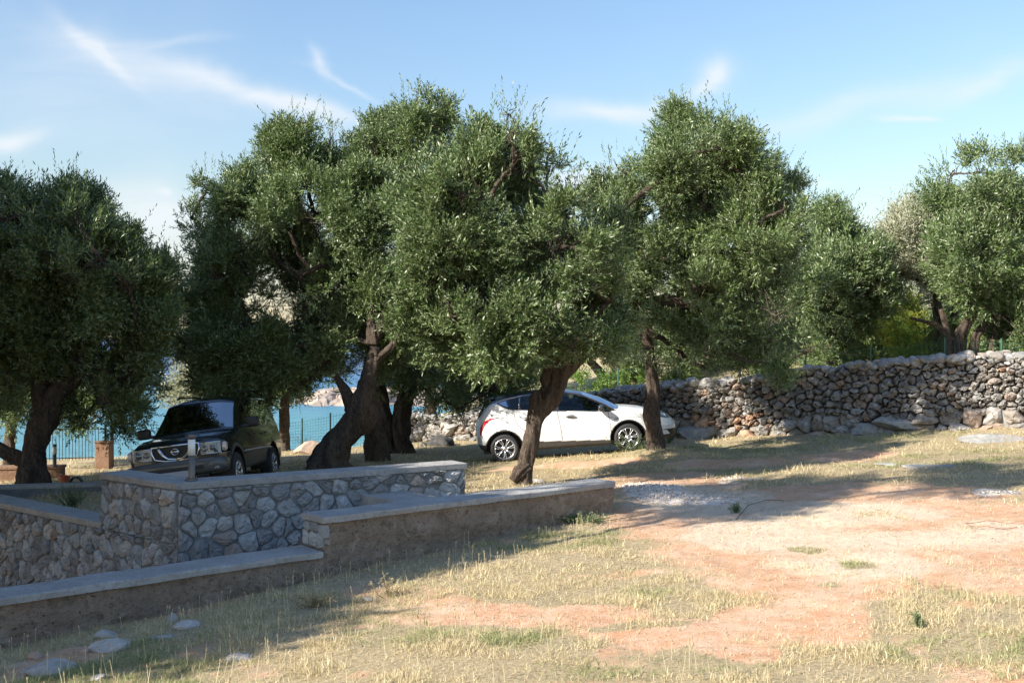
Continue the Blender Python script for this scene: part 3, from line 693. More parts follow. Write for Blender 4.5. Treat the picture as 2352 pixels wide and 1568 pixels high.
for k in range(950):                                            # extra stones wedged in the face and heaped on the crest
    i = rg.integers(0, 400); u = uu[i]; hgt = wz[i] - wg[i]
    if k < 500:
        b = rg.uniform(.0, .55); z = wz[i] - .05 + rg.uniform(-.05, .05) - .02 * b; s = rg.uniform(.13, .32)
    else:
        b = rg.uniform(-.06, .0); z = wg[i] + rg.uniform(.15, 1.) * hgt; s = rg.uniform(.10, .20)
    rk.add((wx[i] - wnx[i] * (b + .1 * (z - wg[i]) if k >= 500 else b), wy[i] - wny[i] * (b + .1 * (z - wg[i]) if k >= 500 else b), z), (s * rg.uniform(1., 1.6), s * rg.uniform(.8, 1.2), s * rg.uniform(.5, .85)), rg, sub=2, warm=.1 * rg.uniform())
rk.build('heaped_stones', M_DRY, root)
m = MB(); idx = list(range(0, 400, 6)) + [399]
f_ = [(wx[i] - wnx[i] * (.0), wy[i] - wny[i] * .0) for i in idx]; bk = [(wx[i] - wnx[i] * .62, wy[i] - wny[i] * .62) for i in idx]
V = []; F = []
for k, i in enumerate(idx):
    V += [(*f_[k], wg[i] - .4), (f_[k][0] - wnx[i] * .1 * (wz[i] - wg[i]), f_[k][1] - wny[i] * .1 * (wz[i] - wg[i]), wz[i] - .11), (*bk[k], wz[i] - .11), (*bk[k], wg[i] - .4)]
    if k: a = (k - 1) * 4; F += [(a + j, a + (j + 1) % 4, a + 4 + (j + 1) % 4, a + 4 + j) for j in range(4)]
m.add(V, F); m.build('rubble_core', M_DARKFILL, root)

# ---- boulders and loose rocks, each a thing of its own
def rock(name, px, py, wpx, hpx, label, mat=None, group=None, seed=1, dz=0., warm=0., depth=.8, sub=4, cat='rock', rough=.10, flat=.5, Y=None):
    x, y = G(px, py)
    if Y is not None: y = Y; x = (px - CX) / FPX * y
    w = wpx * y / FPX; h = hpx * y / FPX; rgk = np.random.default_rng(seed)
    V, F = rock_v(sub, rgk, 10, flat, rough); ext = V.max(0) - V.min(0); V = V / ext * np.array((w, w * depth, h * 1.6)); z = h1(x, y)
    V = V @ Rz(rgk.uniform(-.4, .4)).T; V[:, 2] += h * .2 + dz
    o = mesh_np(name, V, F, mat or M_ROCK, None, False, dict(rnd=np.full(len(V), rgk.uniform(.3, .8)), warm=np.full(len(V), warm))); o.location = (x, y, z)
    tag(o, label, cat, group); return o
rock('boulder', 1610, 1012, 130, 34, 'broad grey boulder at the foot of the stone wall, just right of the white car', seed=4, mat=M_DRY, depth=.5)
rock('boulder', 2085, 1004, 180, 33, 'long low grey boulder built into the foot of the stone wall, right of its middle', seed=9, mat=M_DRY, depth=.35)
rock('boulder', 1985, 1010, 70, 26, 'small rounded boulder at the wall foot, touching the long low boulder', seed=19, mat=M_DRY, depth=.5)
rock('boulder', 2320, 1000, 90, 52, 'tall pale boulder in the stone wall foot at the right edge of view', seed=14, mat=M_DRY, depth=.5)
rock('flat_rock', 2290, 1022, 160, 16, 'flat bluish rock slab lying in front of the stone wall near the right edge', seed=15, mat=M_DRY, depth=.4)
rock('flat_rock', 2130, 1072, 150, 6, 'grey bedrock slab flush with the grass in front of the long boulder', seed=16, mat=M_DRY, depth=.5)
rock('flat_rock', 2045, 1068, 60, 5, 'small grey bedrock patch left of the larger slab in the grass', seed=17, mat=M_DRY, depth=.5)
rock('flat_rock', 2295, 1135, 110, 9, 'pale bedrock hump in the shaded track at the right edge', seed=18, mat=M_DRY, depth=.5)
rock('rock', 712, 1048, 75, 28, 'brown rock on the shore edge between the black car and the leaning trunk', seed=21, warm=.5, depth=.7, mat=M_DRY)
for k, (px, py, w, h_, lab, sd) in enumerate([(242, 1450, 60, 24, 'pale angular rock in the weeds, nearest the foot of the brown wall', 31), (255, 1490, 95, 22, 'long flat whitish rock below the pale angular one', 32),
        (395, 1408, 26, 20, 'small white block of stone beside the brown wall', 33), (430, 1434, 62, 16, 'thin white stone slab lying to the right of the small white block', 34),
        (105, 1545, 120, 26, 'broad pale rock at the bottom left corner of the view', 35), (545, 1510, 70, 10, 'white stone half sunk in the sunlit dry grass', 36),
        (80, 1500, 36, 14, 'reddish grey stone on bare soil near the left edge', 37), (380, 1462, 60, 9, 'grey stone half hidden in shaded grass', 38), (195, 1493, 30, 14, 'rust coloured stone touching the long flat rock', 39),
        (845, 1378, 26, 7, 'tiny white stone at the foot of the brown wall, middle of its length', 40), (228, 1562, 34, 14, 'small grey stone right of the broad pale rock', 41), (1230, 1108, 44, 8, 'flat stone at the foot of the leaning olive trunk', 42)]):
    rock('rock', px, py, w, h_, lab, seed=sd, warm=(.7 if 'rust' in lab or 'reddish' in lab else .05), sub=3)
M_DARKROCK = mat_stone('dark_rock', (.07, .07, .07), (.17, .165, .16), (.05, .05, .05), .8, 6.)
rock('dark_rock', 1012, 1028, 62, 20, 'blackish rock in the grass between the paired trunks and the white car', M_DARKROCK, seed=51)
rock('dark_rock', 975, 1030, 26, 10, 'small blackish rock left of the larger dark one', M_DARKROCK, seed=52)
# loose pebbles
rk = Rocks(); rg = np.random.default_rng(8)
Yp = rg.uniform(7.5, 22, 60000); Xp = rg.uniform(-.55, .55, 60000) * Yp; gp, pp_, grp, _ = masks(Xp, Yp)
kp = np.where((rg.uniform(0, 1, 60000) < grp * .8 + .05 * (1 - gp) + .10 * ((Xp < -1.5) & (Yp < 10.5))) & ~pit_mask(Xp, Yp))[0][:2000]; Zp = H(Xp[kp], Yp[kp])
for i_, k_ in enumerate(kp):
    s = rg.uniform(.012, .034) * (1 + .9 * grp[k_]); rk.add((Xp[k_], Yp[k_], Zp[i_] + s * .1 + .04 * grp[k_]), (s, s * .8, s * .6), rg, sub=1, cuts=5, warm=.75 * (1 - grp[k_]))
M_PEB = mat_stone('pale_chips', (.58, .50, .43), (.76, .69, .61), (.45, .3, .2), .5, 12.)
tag(rk.build('pebbles', M_PEB), 'loose pebbles and stone chips scattered over the track', 'gravel', kind='stuff')

# ---- rocky headland across the water
def headland():
    n, k = 90, 24; V = []
    for i in range(n):
        t = i / (n - 1); px = 560 + 700 * t
        for j in range(k):
            s = j / (k - 1); Y = 66 + 14 * s; x = (px - CX) / FPX * 66
            top = 1.0 * sig((t - .12) / .05) * (1 - (2 * s - 1) ** 4) * (.65 + .9 * float(fbm(t * 14, s * 3, 0, 6)))
            jx = .9 * (float(vnoise(i * .9, j * .9, 1)) - .5); V.append((x + jx, Y + 2.5 * (float(vnoise(i * .35, j * .2, 4)) - .5), -2.3 + top + .5 * sig((s - .1) / .1) * float(vnoise(i * .8, j * .8, 7))))
    i = np.arange(n * k).reshape(n, k); F = np.stack([i[:-1, :-1], i[1:, :-1], i[1:, 1:], i[:-1, 1:]], -1).reshape(-1, 4)
    o = mesh_np('headland', V, F, mat_stone('shore_rock', (.30, .25, .21), (.46, .40, .34), (.18, .15, .12), .9, .9), None, False, dict(rnd=np.full(len(V), .6), warm=np.full(len(V), .1))); tag(o, kind='structure')
headland()

# ---------------------------------------------------------------- olive trees
def shoot_templates(nl, L, leafL, leafW, rg, nvar=8, spread=.9):
    out = []
    for _ in range(nvar):
        V = []; bend = rg.normal(size=2) * .15
        for i in range(nl):
            t = (i + .5) / nl; base = np.array((bend[0] * t * t * L, bend[1] * t * t * L, t * L)); a = i * 2.4 + rg.normal() * .5
            op = spread * (1.05 - .55 * t) + rg.normal() * .15; d = np.array((math.cos(a) * math.sin(op), math.sin(a) * math.sin(op), math.cos(op)))
            sd = np.cross(d, rg.normal(size=3)); sd /= np.linalg.norm(sd); l = leafL * rg.uniform(.65, 1.15); w = leafW * rg.uniform(.7, 1.2) / 2
            V.append([base, base + d * l * .45 + sd * w, base + d * l, base + d * l * .45 - sd * w])
        out.append(np.array(V).reshape(-1, 3))
    return np.array(out)
_rt = np.random.default_rng(99)
TPL = shoot_templates(13, .24, .083, .022, _rt)
TPL_LONG = shoot_templates(13, .42, .070, .017, _rt, 8, .62)
TPL_FAR = shoot_templates(8, .30, .11, .030, _rt)
TPL_BIG = shoot_templates(7, .5, .22, .07, _rt)
TPL_BUSH = shoot_templates(9, .22, .07, .035, _rt)
def leaves(pos, dr, tpl, rg, scale=1.0, tone=None):
    n = len(pos); d = dr / np.linalg.norm(dr, axis=1, keepdims=True); r = rg.normal(size=(n, 3)); a = np.cross(d, r); a /= np.maximum(np.linalg.norm(a, axis=1, keepdims=True), 1e-6)
    b = np.cross(d, a); B = np.stack([a, b, d], 1)                # rows: axes
    sc = scale * rg.uniform(.65, 1.25, n); T = tpl[rg.integers(0, len(tpl), n)]
    V = np.einsum('nvk,nkj->nvj', T * sc[:, None, None], B) + pos[:, None, :]
    nv = T.shape[1]; nl = nv // 4
    tn = rg.uniform(0, 1, (n, 1)) * .5 + rg.uniform(0, 1, (n, nl)) * .5
    if tone is not None: tn = np.clip(tn + tone[:, None], 0, 1)
    return V.reshape(-1, 3), np.repeat(tn.ravel(), 4)
def rand_dir(n, rg): v = rg.normal(size=(n, 3)); return v / np.linalg.norm(v, axis=1, keepdims=True)
def crown_pts(lobes, dens, rg, gap=.47, nscale=1.5, lace=.035):
    P_, D_, T_ = [], [], []
    sat = []
    for (c, r) in lobes:                                      # ragged outline: small sprays standing off every lump
        for _ in range(4):
            d = rand_dir(1, rg)[0] + np.array((0, 0, .45)); d /= np.linalg.norm(d); sat.append((c + d * r * rg.uniform(.8, 1.15), r * rg.uniform(.18, .36)))
    for (c, r) in list(lobes) + sat:
        n = int(dens * r * r * 4 * math.pi); d = rand_dir(n, rg); rad = r * (.26 + .95 * rg.uniform(0, 1, n) ** .78)
        lump = 1 + .62 * (fbm(d[:, 0] * 1.9 + c[0], d[:, 1] * 1.9 + c[1], d[:, 2] * 1.9 + c[2], 11, 3) - .5) * 2
        p = c + d * (rad * lump)[:, None] * np.array((1, .95, 1)); nz = fbm(p[:, 0] * nscale, p[:, 1] * nscale, p[:, 2] * nscale, 13, 3)
        k = (nz > gap) & (fbm(p[:, 0] * 2.0, p[:, 1] * 2.0, p[:, 2] * 2.0, 23, 2) > .5 - lace); p, d, nz = p[k], d[k], nz[k]
        wq = p * .95; p = p + .62 * min(1, r / .5) * np.stack([fbm(wq[:, 0], wq[:, 1], wq[:, 2], s_, 2) - .5 for s_ in (71, 83, 97)], 1)
        dr = d * .75 + np.array((0, 0, .50)) + rg.normal(size=p.shape) * .38
        P_.append(p); D_.append(dr); T_.append(.95 * (vnoise(p[:, 0] * 1.1, p[:, 1] * .9, p[:, 2] * .9, 15) - .5) + rg.uniform(-.12, .12))
    return np.concatenate(P_), np.concatenate(D_), np.concatenate(T_)
def skeleton(top, r0, lobes, rg, mb, twigs=10):
    """branches grown from the fork towards every foliage lump, thin ones last"""
    nodes = [np.array(top)]; parent = [-1]; todo = list(range(len(lobes))); ids = {}
    while todo:
        best = None
        for i in todo:
            c = lobes[i][0]
            for j, q in enumerate(nodes):
                d = np.linalg.norm(c - q) + .55 * (np.linalg.norm(q - nodes[0]) if j else 0) * .6
                if best is None or d < best[0]: best = (d, i, j)
        _, i, j = best; nodes.append(np.array(lobes[i][0])); parent.append(j); ids[len(nodes) - 1] = i; todo.remove(i)
    w = [1.0] * len(nodes)
    for k in range(len(nodes) - 1, 0, -1): w[parent[k]] += w[k]
    for k in range(1, len(nodes)):
        a, b = nodes[parent[k]], nodes[k]; ra = min(r0 * .8, .017 * math.sqrt(w[k]) + .012); rb = max(.010, ra * .6); n = 7; t = np.linspace(0, 1, n)[:, None]
        L = np.linalg.norm(b - a); off_ = rg.normal(size=3) * L * .10; mid = (a + b) / 2 + off_ + np.array((0, 0, .07 * L))
        pts = (1 - t) ** 2 * a + 2 * t * (1 - t) * mid + t * t * b; pts[1:-1] += rg.normal(size=(n - 2, 3)) * .035 * L * .5
        mb.tube(pts, np.linspace(ra, rb, n), 7)
    for c, r in lobes:
        for _ in range(twigs):
            d = rand_dir(1, rg)[0] * .9 + np.array((0, 0, .4)); e = c + d * r * rg.uniform(.7, 1.0); s = c + rg.normal(size=3) * r * .15
            mb.tube([s, (s + e) / 2 + rg.normal(size=3) * r * .10, e], [.012, .008, .003], 4, cap=False)
def trunk_mesh(mb, path, rads, rg, lumps=.16, k=32, base_flare=1.3):
    path = np.array(path); rads = np.array(rads); n = 46; d = np.concatenate([[0], np.cumsum(np.linalg.norm(np.diff(path, axis=0), axis=1))]); t = np.linspace(0, d[-1], n)
    # smooth the centre line
    pts = np.stack([np.interp(t, d, path[:, i]) for i in range(3)], 1); r = np.interp(t, d, rads)
    for _ in range(1): pts[1:-1] = (pts[:-2] + pts[1:-1] * 2 + pts[2:]) / 4; r[1:-1] = (r[:-2] + r[1:-1] * 2 + r[2:]) / 4
    T = np.gradient(pts, axis=0); T /= np.linalg.norm(T, axis=1, keepdims=True); V = []; a = np.array((1., 0, 0)); s = rg.uniform(0, 90); nr = rg.integers(4, 7)
    for i in range(n):
        a = a - T[i] * a.dot(T[i]); a /= np.linalg.norm(a); b = np.cross(T[i], a); th = np.linspace(0, 2 * math.pi, k, endpoint=False); tw = th + 1.6 * t[i]
        fl = 1 + (base_flare - 1) * math.exp(-t[i] / .28) * (1 + .5 * np.cos(th * 4 + s))
        ridge = 1 + lumps * (np.abs(np.sin(tw * nr / 2 + 2.2 * vnoise(t[i] * 1.5, s, 0, 3))) - .6) + lumps * 1.5 * (fbm(np.cos(th) * 1.4 + s, np.sin(th) * 1.4, t[i] * 2.4, 19, 4, .6) - .5) * 2
        rr = r[i] * ridge * fl; V.append(pts[i] + rr[:, None] * (np.cos(th)[:, None] * a + np.sin(th)[:, None] * b))
    V = np.concatenate(V); F = [(i * k + j, i * k + (j + 1) % k, (i + 1) * k + (j + 1) % k, (i + 1) * k + j) for i in range(n - 1) for j in range(k)] + [tuple(range((n - 1) * k, n * k))]
    mb.add(V, F); return pts[-1]
def px_lobes(L, Y, rg, depth=1.1, extra=.55, dyo=0.):
    out = []
    for e in L:
        px, py, r = e[:3]; dy = (e[3] if len(e) > 3 else rg.uniform(-.6, .6) * depth) + dyo; y = Y + dy; rad = max(r * .97 - 4, 12) * Y / FPX; out.append((P(px, py, y), rad))
    for e in L:
        if rg.uniform() < extra and len(e) < 5:
            px, py, r = e[:3]; dy = rg.choice((-1, 1.2)) * rg.uniform(.8, 1.5) * depth + dyo
            cx_ = np.mean([q[0] for q in L]); cy_ = np.mean([q[1] for q in L]); px = px + (cx_ - px) * .22; py = py + (cy_ - py) * .18; y = Y + dy; out.append((P(px, py, y), r * 1.0 * Y / FPX))
    return out
NLEAF = 0
def olive(label, base, Y, stems, lobes, seed, dens=230, tpl=None, mat=None, scale=1.0, group=None, gap=.44, name='olive_tree', depth=1.15, extra=.7, twigs=10, top=None, cat='tree', nscale=1.5, dyo=0.):
    """stems: list of pixel-traced centre lines [(px, py, width_px, dY)] turned into real trunks at depth Y"""
    global NLEAF
    rg = np.random.default_rng(seed); bx = (base - CX) / FPX * Y; z0 = h1(bx, Y); root = tag(empty(name, (bx, Y, z0)), label, cat, group)
    L = px_lobes(lobes, Y, rg, depth, extra, dyo) if lobes and not isinstance(lobes[0][0], np.ndarray) else lobes
    mb = MB(); tops = []
    for st in stems:
        pts = [P(a[0], a[1], Y + (a[3] if len(a) > 3 else 0)) for a in st]; rs = [a[2] * Y / FPX / 2 for a in st]
        if st[0][1] > 0 and pts[0][2] > h1(pts[0][0], pts[0][1]) - .4 and (len(st[0]) < 5): pts[0] = np.array((pts[0][0], pts[0][1], min(pts[0][2], h1(pts[0][0], pts[0][1]) - .12)))
        tops.append((trunk_mesh(mb, pts, rs, rg, .30, 32, 1.25 if len(st[0]) < 5 else 1.0), rs[-1]))
    if L: 
        t0 = tops[0]; skeleton(t0[0], t0[1] * .8, L, rg, mb, twigs)
    mb.build('trunk', M_BARK, root, smooth=True)
    if L:
        p, d, tn = crown_pts(L, dens, rg, gap, nscale); V, rn = leaves(p, d, TPL if tpl is None else tpl, rg, scale, tn); NLEAF += len(V) // 4
        # long upright shoots standing off the top of the crown
        q, dd = [], []
        for c, r in L:
            k = int(15 * r / .6); dv = rand_dir(k, rg); dv[:, 2] = np.abs(dv[:, 2]) * .9 + .1; q.append(c + dv * r * rg.uniform(.85, 1.2, (k, 1))); dd.append(dv * .35 + np.array((0, 0, .9)) + rg.normal(size=(k, 3)) * .22)
        V2, r2 = leaves(np.concatenate(q), np.concatenate(dd), TPL_LONG, rg, 1.15 if tpl is None else 1.5); V = np.concatenate([V, V2]); rn = np.concatenate([rn, r2])
        mesh_np('crown', V, np.arange(len(V)).reshape(-1, 4), mat or M_LEAF, root, False, dict(rnd=rn))
    return root
GO = 'olive trees of the grove'
LOB_L = [(60, 530, 90), (145, 500, 70), (145, 432, 30), (190, 480, 42), (-60, 540, 110), (0, 650, 150), (180, 620, 120), (270, 660, 80), (330, 650, 60), (320, 770, 80), (200, 760, 120), (60, 780, 120),
         (290, 880, 75), (225, 920, 75), (10, 880, 80), (-100, 750, 150), (308, 555, 32), (345, 620, 45), (20, 460, 42), (-40, 470, 50), (355, 700, 42), (250, 580, 50), (130, 880, 60), (330, 830, 50), (260, 975, 30), (195, 960, 40)]
olive('dark olive tree in shade at the left edge, trunk forking low behind the planter wall', 88, 20.3,
      [[(76, 1125, 76), (71, 1075, 58), (74, 1030, 42), (86, 1005, 50), (99, 967, 58), (117, 925, 58), (150, 880, 44), (192, 830, 32)], [(100, 945, 40, 0, 1), (92, 890, 38), (75, 820, 30), (60, 740, 22)], [(70, 1062, 34, 0, 1), (20, 1040, 30), (-60, 1010, 24)]],
      LOB_L, 1, group=GO, dens=350, gap=.43, nscale=1.25)
LOB_C = [(415, 660, 40), (430, 740, 55), (425, 830, 50), (440, 580, 40), (500, 860, 60), (590, 870, 60), (830, 600, 55), (850, 440, 60), (900, 430, 60), (1000, 360, 50), (655, 320, 42), (690, 290, 28), (700, 380, 80), (620, 430, 80), (545, 450, 70), (480, 430, 32), (470, 540, 60), (440, 500, 22), (440, 650, 42), (520, 640, 100), (480, 760, 80), (560, 820, 105), (465, 850, 60), (640, 600, 100),
         (720, 490, 95), (800, 420, 85), (855, 360, 60), (880, 320, 36), (955, 245, 36), (950, 300, 60), (1000, 290, 50), (930, 390, 85), (760, 330, 40), (740, 700, 90), (660, 790, 95), (620, 880, 52), (700, 880, 40), (570, 740, 90), (520, 890, 40),
         (820, 690, 50), (850, 745, 55, 1.2), (765, 815, 50), (905, 720, 60, 1.8), (960, 690, 45, 2.0), (905, 530, 70), (880, 470, 60), (900, 660, 50), (795, 520, 40), (690, 640, 60), (590, 540, 80), (580, 915, 30), (770, 610, 35)]
olive('largest olive tree of the grove, massive dark trunk leaning right beside the black car', 765, 22.3,
      [[(752, 1085, 96), (760, 1045, 82), (778, 1015, 62), (799, 988, 56), (824, 960, 62), (829, 933, 62), (840, 905, 44), (846, 878, 37), (848, 853, 31), (858, 825, 27), (862, 795, 22)], [(850, 850, 24, 0, 1), (872, 818, 21), (898, 798, 16), (915, 770, 12)], [(812, 935, 34, 0, 1), (795, 900, 26), (783, 880, 18), (772, 862, 12)],
       [(856, 800, 20, .4, 1), (800, 720, 15, .6), (740, 650, 13, .6), (690, 590, 11, .5), (665, 530, 9, .3)], [(855, 790, 30, 0, 1), (862, 700, 24), (850, 620, 18), (845, 560, 14)], [(858, 780, 26, 0, 1), (905, 690, 22), (945, 600, 16)]],
      LOB_C, 2, dyo=.9, depth=.9, group=GO, dens=350, gap=.49, nscale=1.25)
olive('slender olive trunk standing directly behind the largest leaning trunk', 862, 24.2, [[(868, 1072, 50), (858, 1010, 42), (848, 950, 36), (846, 880, 30), (850, 820, 24)]],
      [(870, 760, 70), (905, 840, 55), (860, 690, 70), (940, 780, 60), (920, 720, 60)], 3, group=GO, dens=230)
LOB_1 = [(1168, 262, 30), (1185, 300, 36), (1165, 340, 55), (1085, 345, 50), (1100, 430, 100), (1205, 400, 78), (1258, 395, 42), (1265, 350, 14), (1010, 420, 75), (1020, 550, 100), (1150, 540, 100), (1270, 470, 55), (1285, 570, 80), (1050, 680, 90), (1140, 670, 95),
         (1180, 770, 75), (1080, 770, 70), (1270, 700, 85), (1355, 650, 75), (1350, 745, 75), (1390, 540, 55), (1325, 470, 32), (1000, 760, 55), (960, 650, 55), (930, 720, 50), (950, 490, 55), (1260, 790, 36), (1415, 760, 50), (1120, 815, 45), (1340, 580, 40), (1225, 620, 60), (1400, 690, 45), (1310, 800, 30, -.7), (1385, 800, 38, -.5), (1345, 765, 50, -.8), (1225, 800, 30, -.6), (1150, 835, 36), (1250, 750, 50, -.9)]
olive('olive tree with a twisted knotty trunk and broken stub in front of the white car', 1200, 19.6,
      [[(1202, 1100, 36), (1210, 1053, 33), (1220, 1011, 35), (1227, 969, 34), (1240, 938, 46), (1268, 902, 50), (1281, 873, 40), (1293, 843, 34), (1300, 815, 30)], [(1272, 905, 34, .08, 1), (1258, 868, 34, .05), (1272, 830, 30), (1288, 800, 22)],
       [(1238, 940, 40, -.05, 1), (1236, 915, 36, -.05), (1240, 897, 22, -.05)], [(1296, 862, 24, .15, 1), (1325, 832, 24, .2), (1355, 808, 18, .2), (1385, 770, 13)], [(1212, 1070, 26, -.05, 1), (1192, 1082, 26, -.12), (1176, 1103, 16, -.15)]],
      LOB_1, 4, dyo=-.85, depth=.7, group=GO, dens=355, gap=.49, nscale=1.25)
LOB_2 = [(1545, 275, 32), (1550, 320, 45), (1620, 300, 45), (1680, 290, 32), (1690, 340, 50), (1630, 390, 85), (1525, 370, 45), (1440, 400, 50), (1400, 420, 26), (1430, 480, 65), (1520, 480, 72), (1620, 490, 88), (1720, 420, 65), (1780, 385, 30), (1810, 430, 42),
         (1845, 470, 30), (1740, 510, 75), (1775, 570, 65), (1660, 600, 95), (1550, 600, 85), (1470, 600, 55), (1500, 770, 60), (1600, 720, 88), (1715, 680, 88), (1795, 650, 70), (1560, 805, 45), (1650, 795, 65), (1740, 785, 75), (1825, 760, 65), (1790, 845, 36), (1700, 840, 36), (1850, 810, 36), (1620, 845, 26), (1375, 470, 40), (1400, 560, 50), (1420, 660, 50)]
olive('olive tree whose straight slim trunk stands before the front wheel of the white car', 1505, 23.0,
      [[(1507, 1032, 36), (1504, 1004, 31), (1502, 984, 31), (1496, 950, 33), (1499, 924, 28), (1500, 897, 27), (1496, 850, 26), (1488, 790, 24), (1468, 735, 22), (1458, 700, 22)], [(1460, 705, 24, 0, 1), (1520, 690, 26), (1600, 700, 20), (1690, 715, 16), (1740, 745, 10)], [(1457, 710, 22, 0, 1), (1466, 640, 16), (1492, 572, 12)],
       [(1468, 730, 20, 0, 1), (1400, 750, 16), (1360, 780, 12)]],
      LOB_2, 5, group=GO, dens=350, gap=.49, nscale=1.25)
olive('olive with two leaning stems joined at the foot, left of the white car', 905, 27.2,
      [[(925, 1030, 48), (918, 975, 40), (930, 920, 34), (945, 870, 26)], [(893, 1030, 40), (885, 970, 32), (880, 920, 30), (866, 870, 22)]],
      [(960, 860, 55), (1040, 865, 65), (1120, 850, 58), (1180, 840, 50), (1000, 920, 38), (1085, 920, 36), (930, 800, 55), (1145, 905, 34), (890, 840, 40), (1010, 800, 60), (1190, 890, 22), (1100, 790, 60), (1050, 940, 22)], 6, group=GO, dens=290, tpl=TPL_FAR, gap=.40)
olive('olive tree behind the stone wall, filling the gap right of the white car tree', 1915, 30.5, [[(1915, 860, 40), (1908, 800, 32), (1915, 730, 26)]],
      [(1925, 520, 42), (1960, 535, 30), (1895, 505, 34), (2008, 600, 40), (1900, 570, 55), (1965, 620, 60), (2005, 660, 42), (1880, 660, 75), (1960, 725, 65), (1900, 770, 65), (1985, 690, 45), (1860, 800, 50), (2020, 710, 28), (1930, 820, 34), (1840, 720, 50)], 7, group=GO, tpl=TPL_FAR, dens=260, gap=.43)
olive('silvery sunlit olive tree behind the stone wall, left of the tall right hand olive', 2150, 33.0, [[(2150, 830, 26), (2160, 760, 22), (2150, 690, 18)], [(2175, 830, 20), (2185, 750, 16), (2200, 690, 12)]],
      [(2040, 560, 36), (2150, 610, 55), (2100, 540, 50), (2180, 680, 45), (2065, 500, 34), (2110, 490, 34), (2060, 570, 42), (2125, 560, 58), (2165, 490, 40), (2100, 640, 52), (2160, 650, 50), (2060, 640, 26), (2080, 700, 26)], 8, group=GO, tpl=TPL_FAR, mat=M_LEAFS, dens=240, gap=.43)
olive('tall bright olive tree behind the stone wall at the right edge, many dark stems', 2230, 27.5,
      [[(2200, 830, 30), (2205, 770, 26), (2235, 720, 22), (2260, 660, 18)], [(2225, 840, 22), (2240, 770, 20), (2290, 720, 16)], [(2185, 830, 16), (2178, 760, 13), (2160, 710, 9)], [(2190, 780, 12, 0, 1), (2150, 745, 9), (2090, 730, 6)], [(2260, 800, 16), (2290, 740, 13), (2320, 700, 10)]],
      [(2190, 400, 36), (2250, 395, 40), (2320, 390, 45), (2385, 400, 60), (2170, 470, 50), (2240, 490, 75), (2330, 500, 90), (2440, 540, 110), (2190, 590, 70), (2280, 620, 85), (2370, 650, 90), (2165, 560, 24), (2230, 680, 45), (2340, 740, 60), (2430, 730, 100), (2290, 780, 40), (2180, 650, 40), (2350, 800, 40), (2540, 640, 120)], 9, group=GO, tpl=TPL_FAR, dens=280, gap=.43)
olive('dark forked olive beyond the stone wall, seen above the bonnet of the white car', 1400, 33.5, [[(1402, 905, 26), (1385, 860, 20), (1350, 825, 16)], [(1404, 905, 22), (1416, 860, 17), (1410, 810, 14)]],
      [(1360, 790, 50), (1430, 790, 55), (1490, 800, 50), (1300, 800, 50), (1400, 740, 60), (1310, 830, 22), (1470, 840, 26)], 10, group=GO, tpl=TPL_FAR, dens=230)
# grove beyond the wall and along the shore
M_LEAFM0 = mat_leaf('mid_green_leaves', (.05, .09, .02), (.18, .26, .07), (.2, .25, .1), .45, .25)
for k, (px, Y, lobs, lab, mt) in enumerate([
    (1640, 38, [(1600, 700, 70), (1680, 690, 70), (1640, 780, 60), (1560, 790, 60), (1720, 790, 60), (1650, 840, 26)], 'distant olive tree beyond the stone wall, behind the crown of the slim trunked olive', M_LEAF),
    (1830, 42, [(1800, 740, 50), (1860, 750, 55), (1900, 800, 40), (1820, 800, 45)], 'distant olive tree beyond the stone wall, behind its middle', M_LEAF),
    (2030, 44, [(2000, 760, 45), (2050, 770, 42), (2020, 800, 36)], 'low distant olive left of the yellow green plant', M_LEAF),
    (1180, 40, [(1120, 760, 80), (1220, 770, 80), (1170, 840, 60), (1260, 850, 36), (1080, 850, 50)], 'distant olive tree seen through branches over the roof of the white car', M_LEAF),
    (985, 38, [(960, 800, 60), (1030, 790, 60), (1000, 870, 50), (930, 860, 40)], 'distant olive tree left of the white car, behind the paired stems', M_LEAF),
    (2120, 37, [(1990, 745, 60), (2060, 765, 55), (2130, 765, 60), (2200, 750, 60), (2280, 765, 60), (2350, 755, 60), (2060, 700, 40), (2240, 700, 50), (2420, 760, 60)], 'leafy green olive filling the gap above the wall under the right hand trees', M_LEAFM0),
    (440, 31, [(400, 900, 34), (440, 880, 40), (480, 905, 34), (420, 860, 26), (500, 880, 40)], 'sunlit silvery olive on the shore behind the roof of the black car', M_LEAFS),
    (650, 31, [(740, 850, 40), (790, 855, 30), (600, 850, 40), (680, 840, 45), (640, 900, 36), (680, 890, 30), (600, 900, 36), (700, 870, 30), (560, 880, 40)], 'low hanging olive on the shore between the black car and the headland', M_LEAF),
    (20, 27, [(0, 880, 60), (50, 910, 40), (-60, 860, 80), (20, 950, 34), (170, 930, 50), (230, 960, 34), (110, 930, 40), (290, 930, 34)], 'sunlit olive behind the dark left olive trunk, close to the iron fence', M_LEAF)]):
    olive(lab, px, Y, [[(px, 1010 if k >= 6 else 880, 26), (px + 6, lobs[0][1] + 40, 18)]], lobs, 20 + k, group=GO, tpl=TPL_FAR, mat=mt, dens=210, gap=.43, twigs=6)
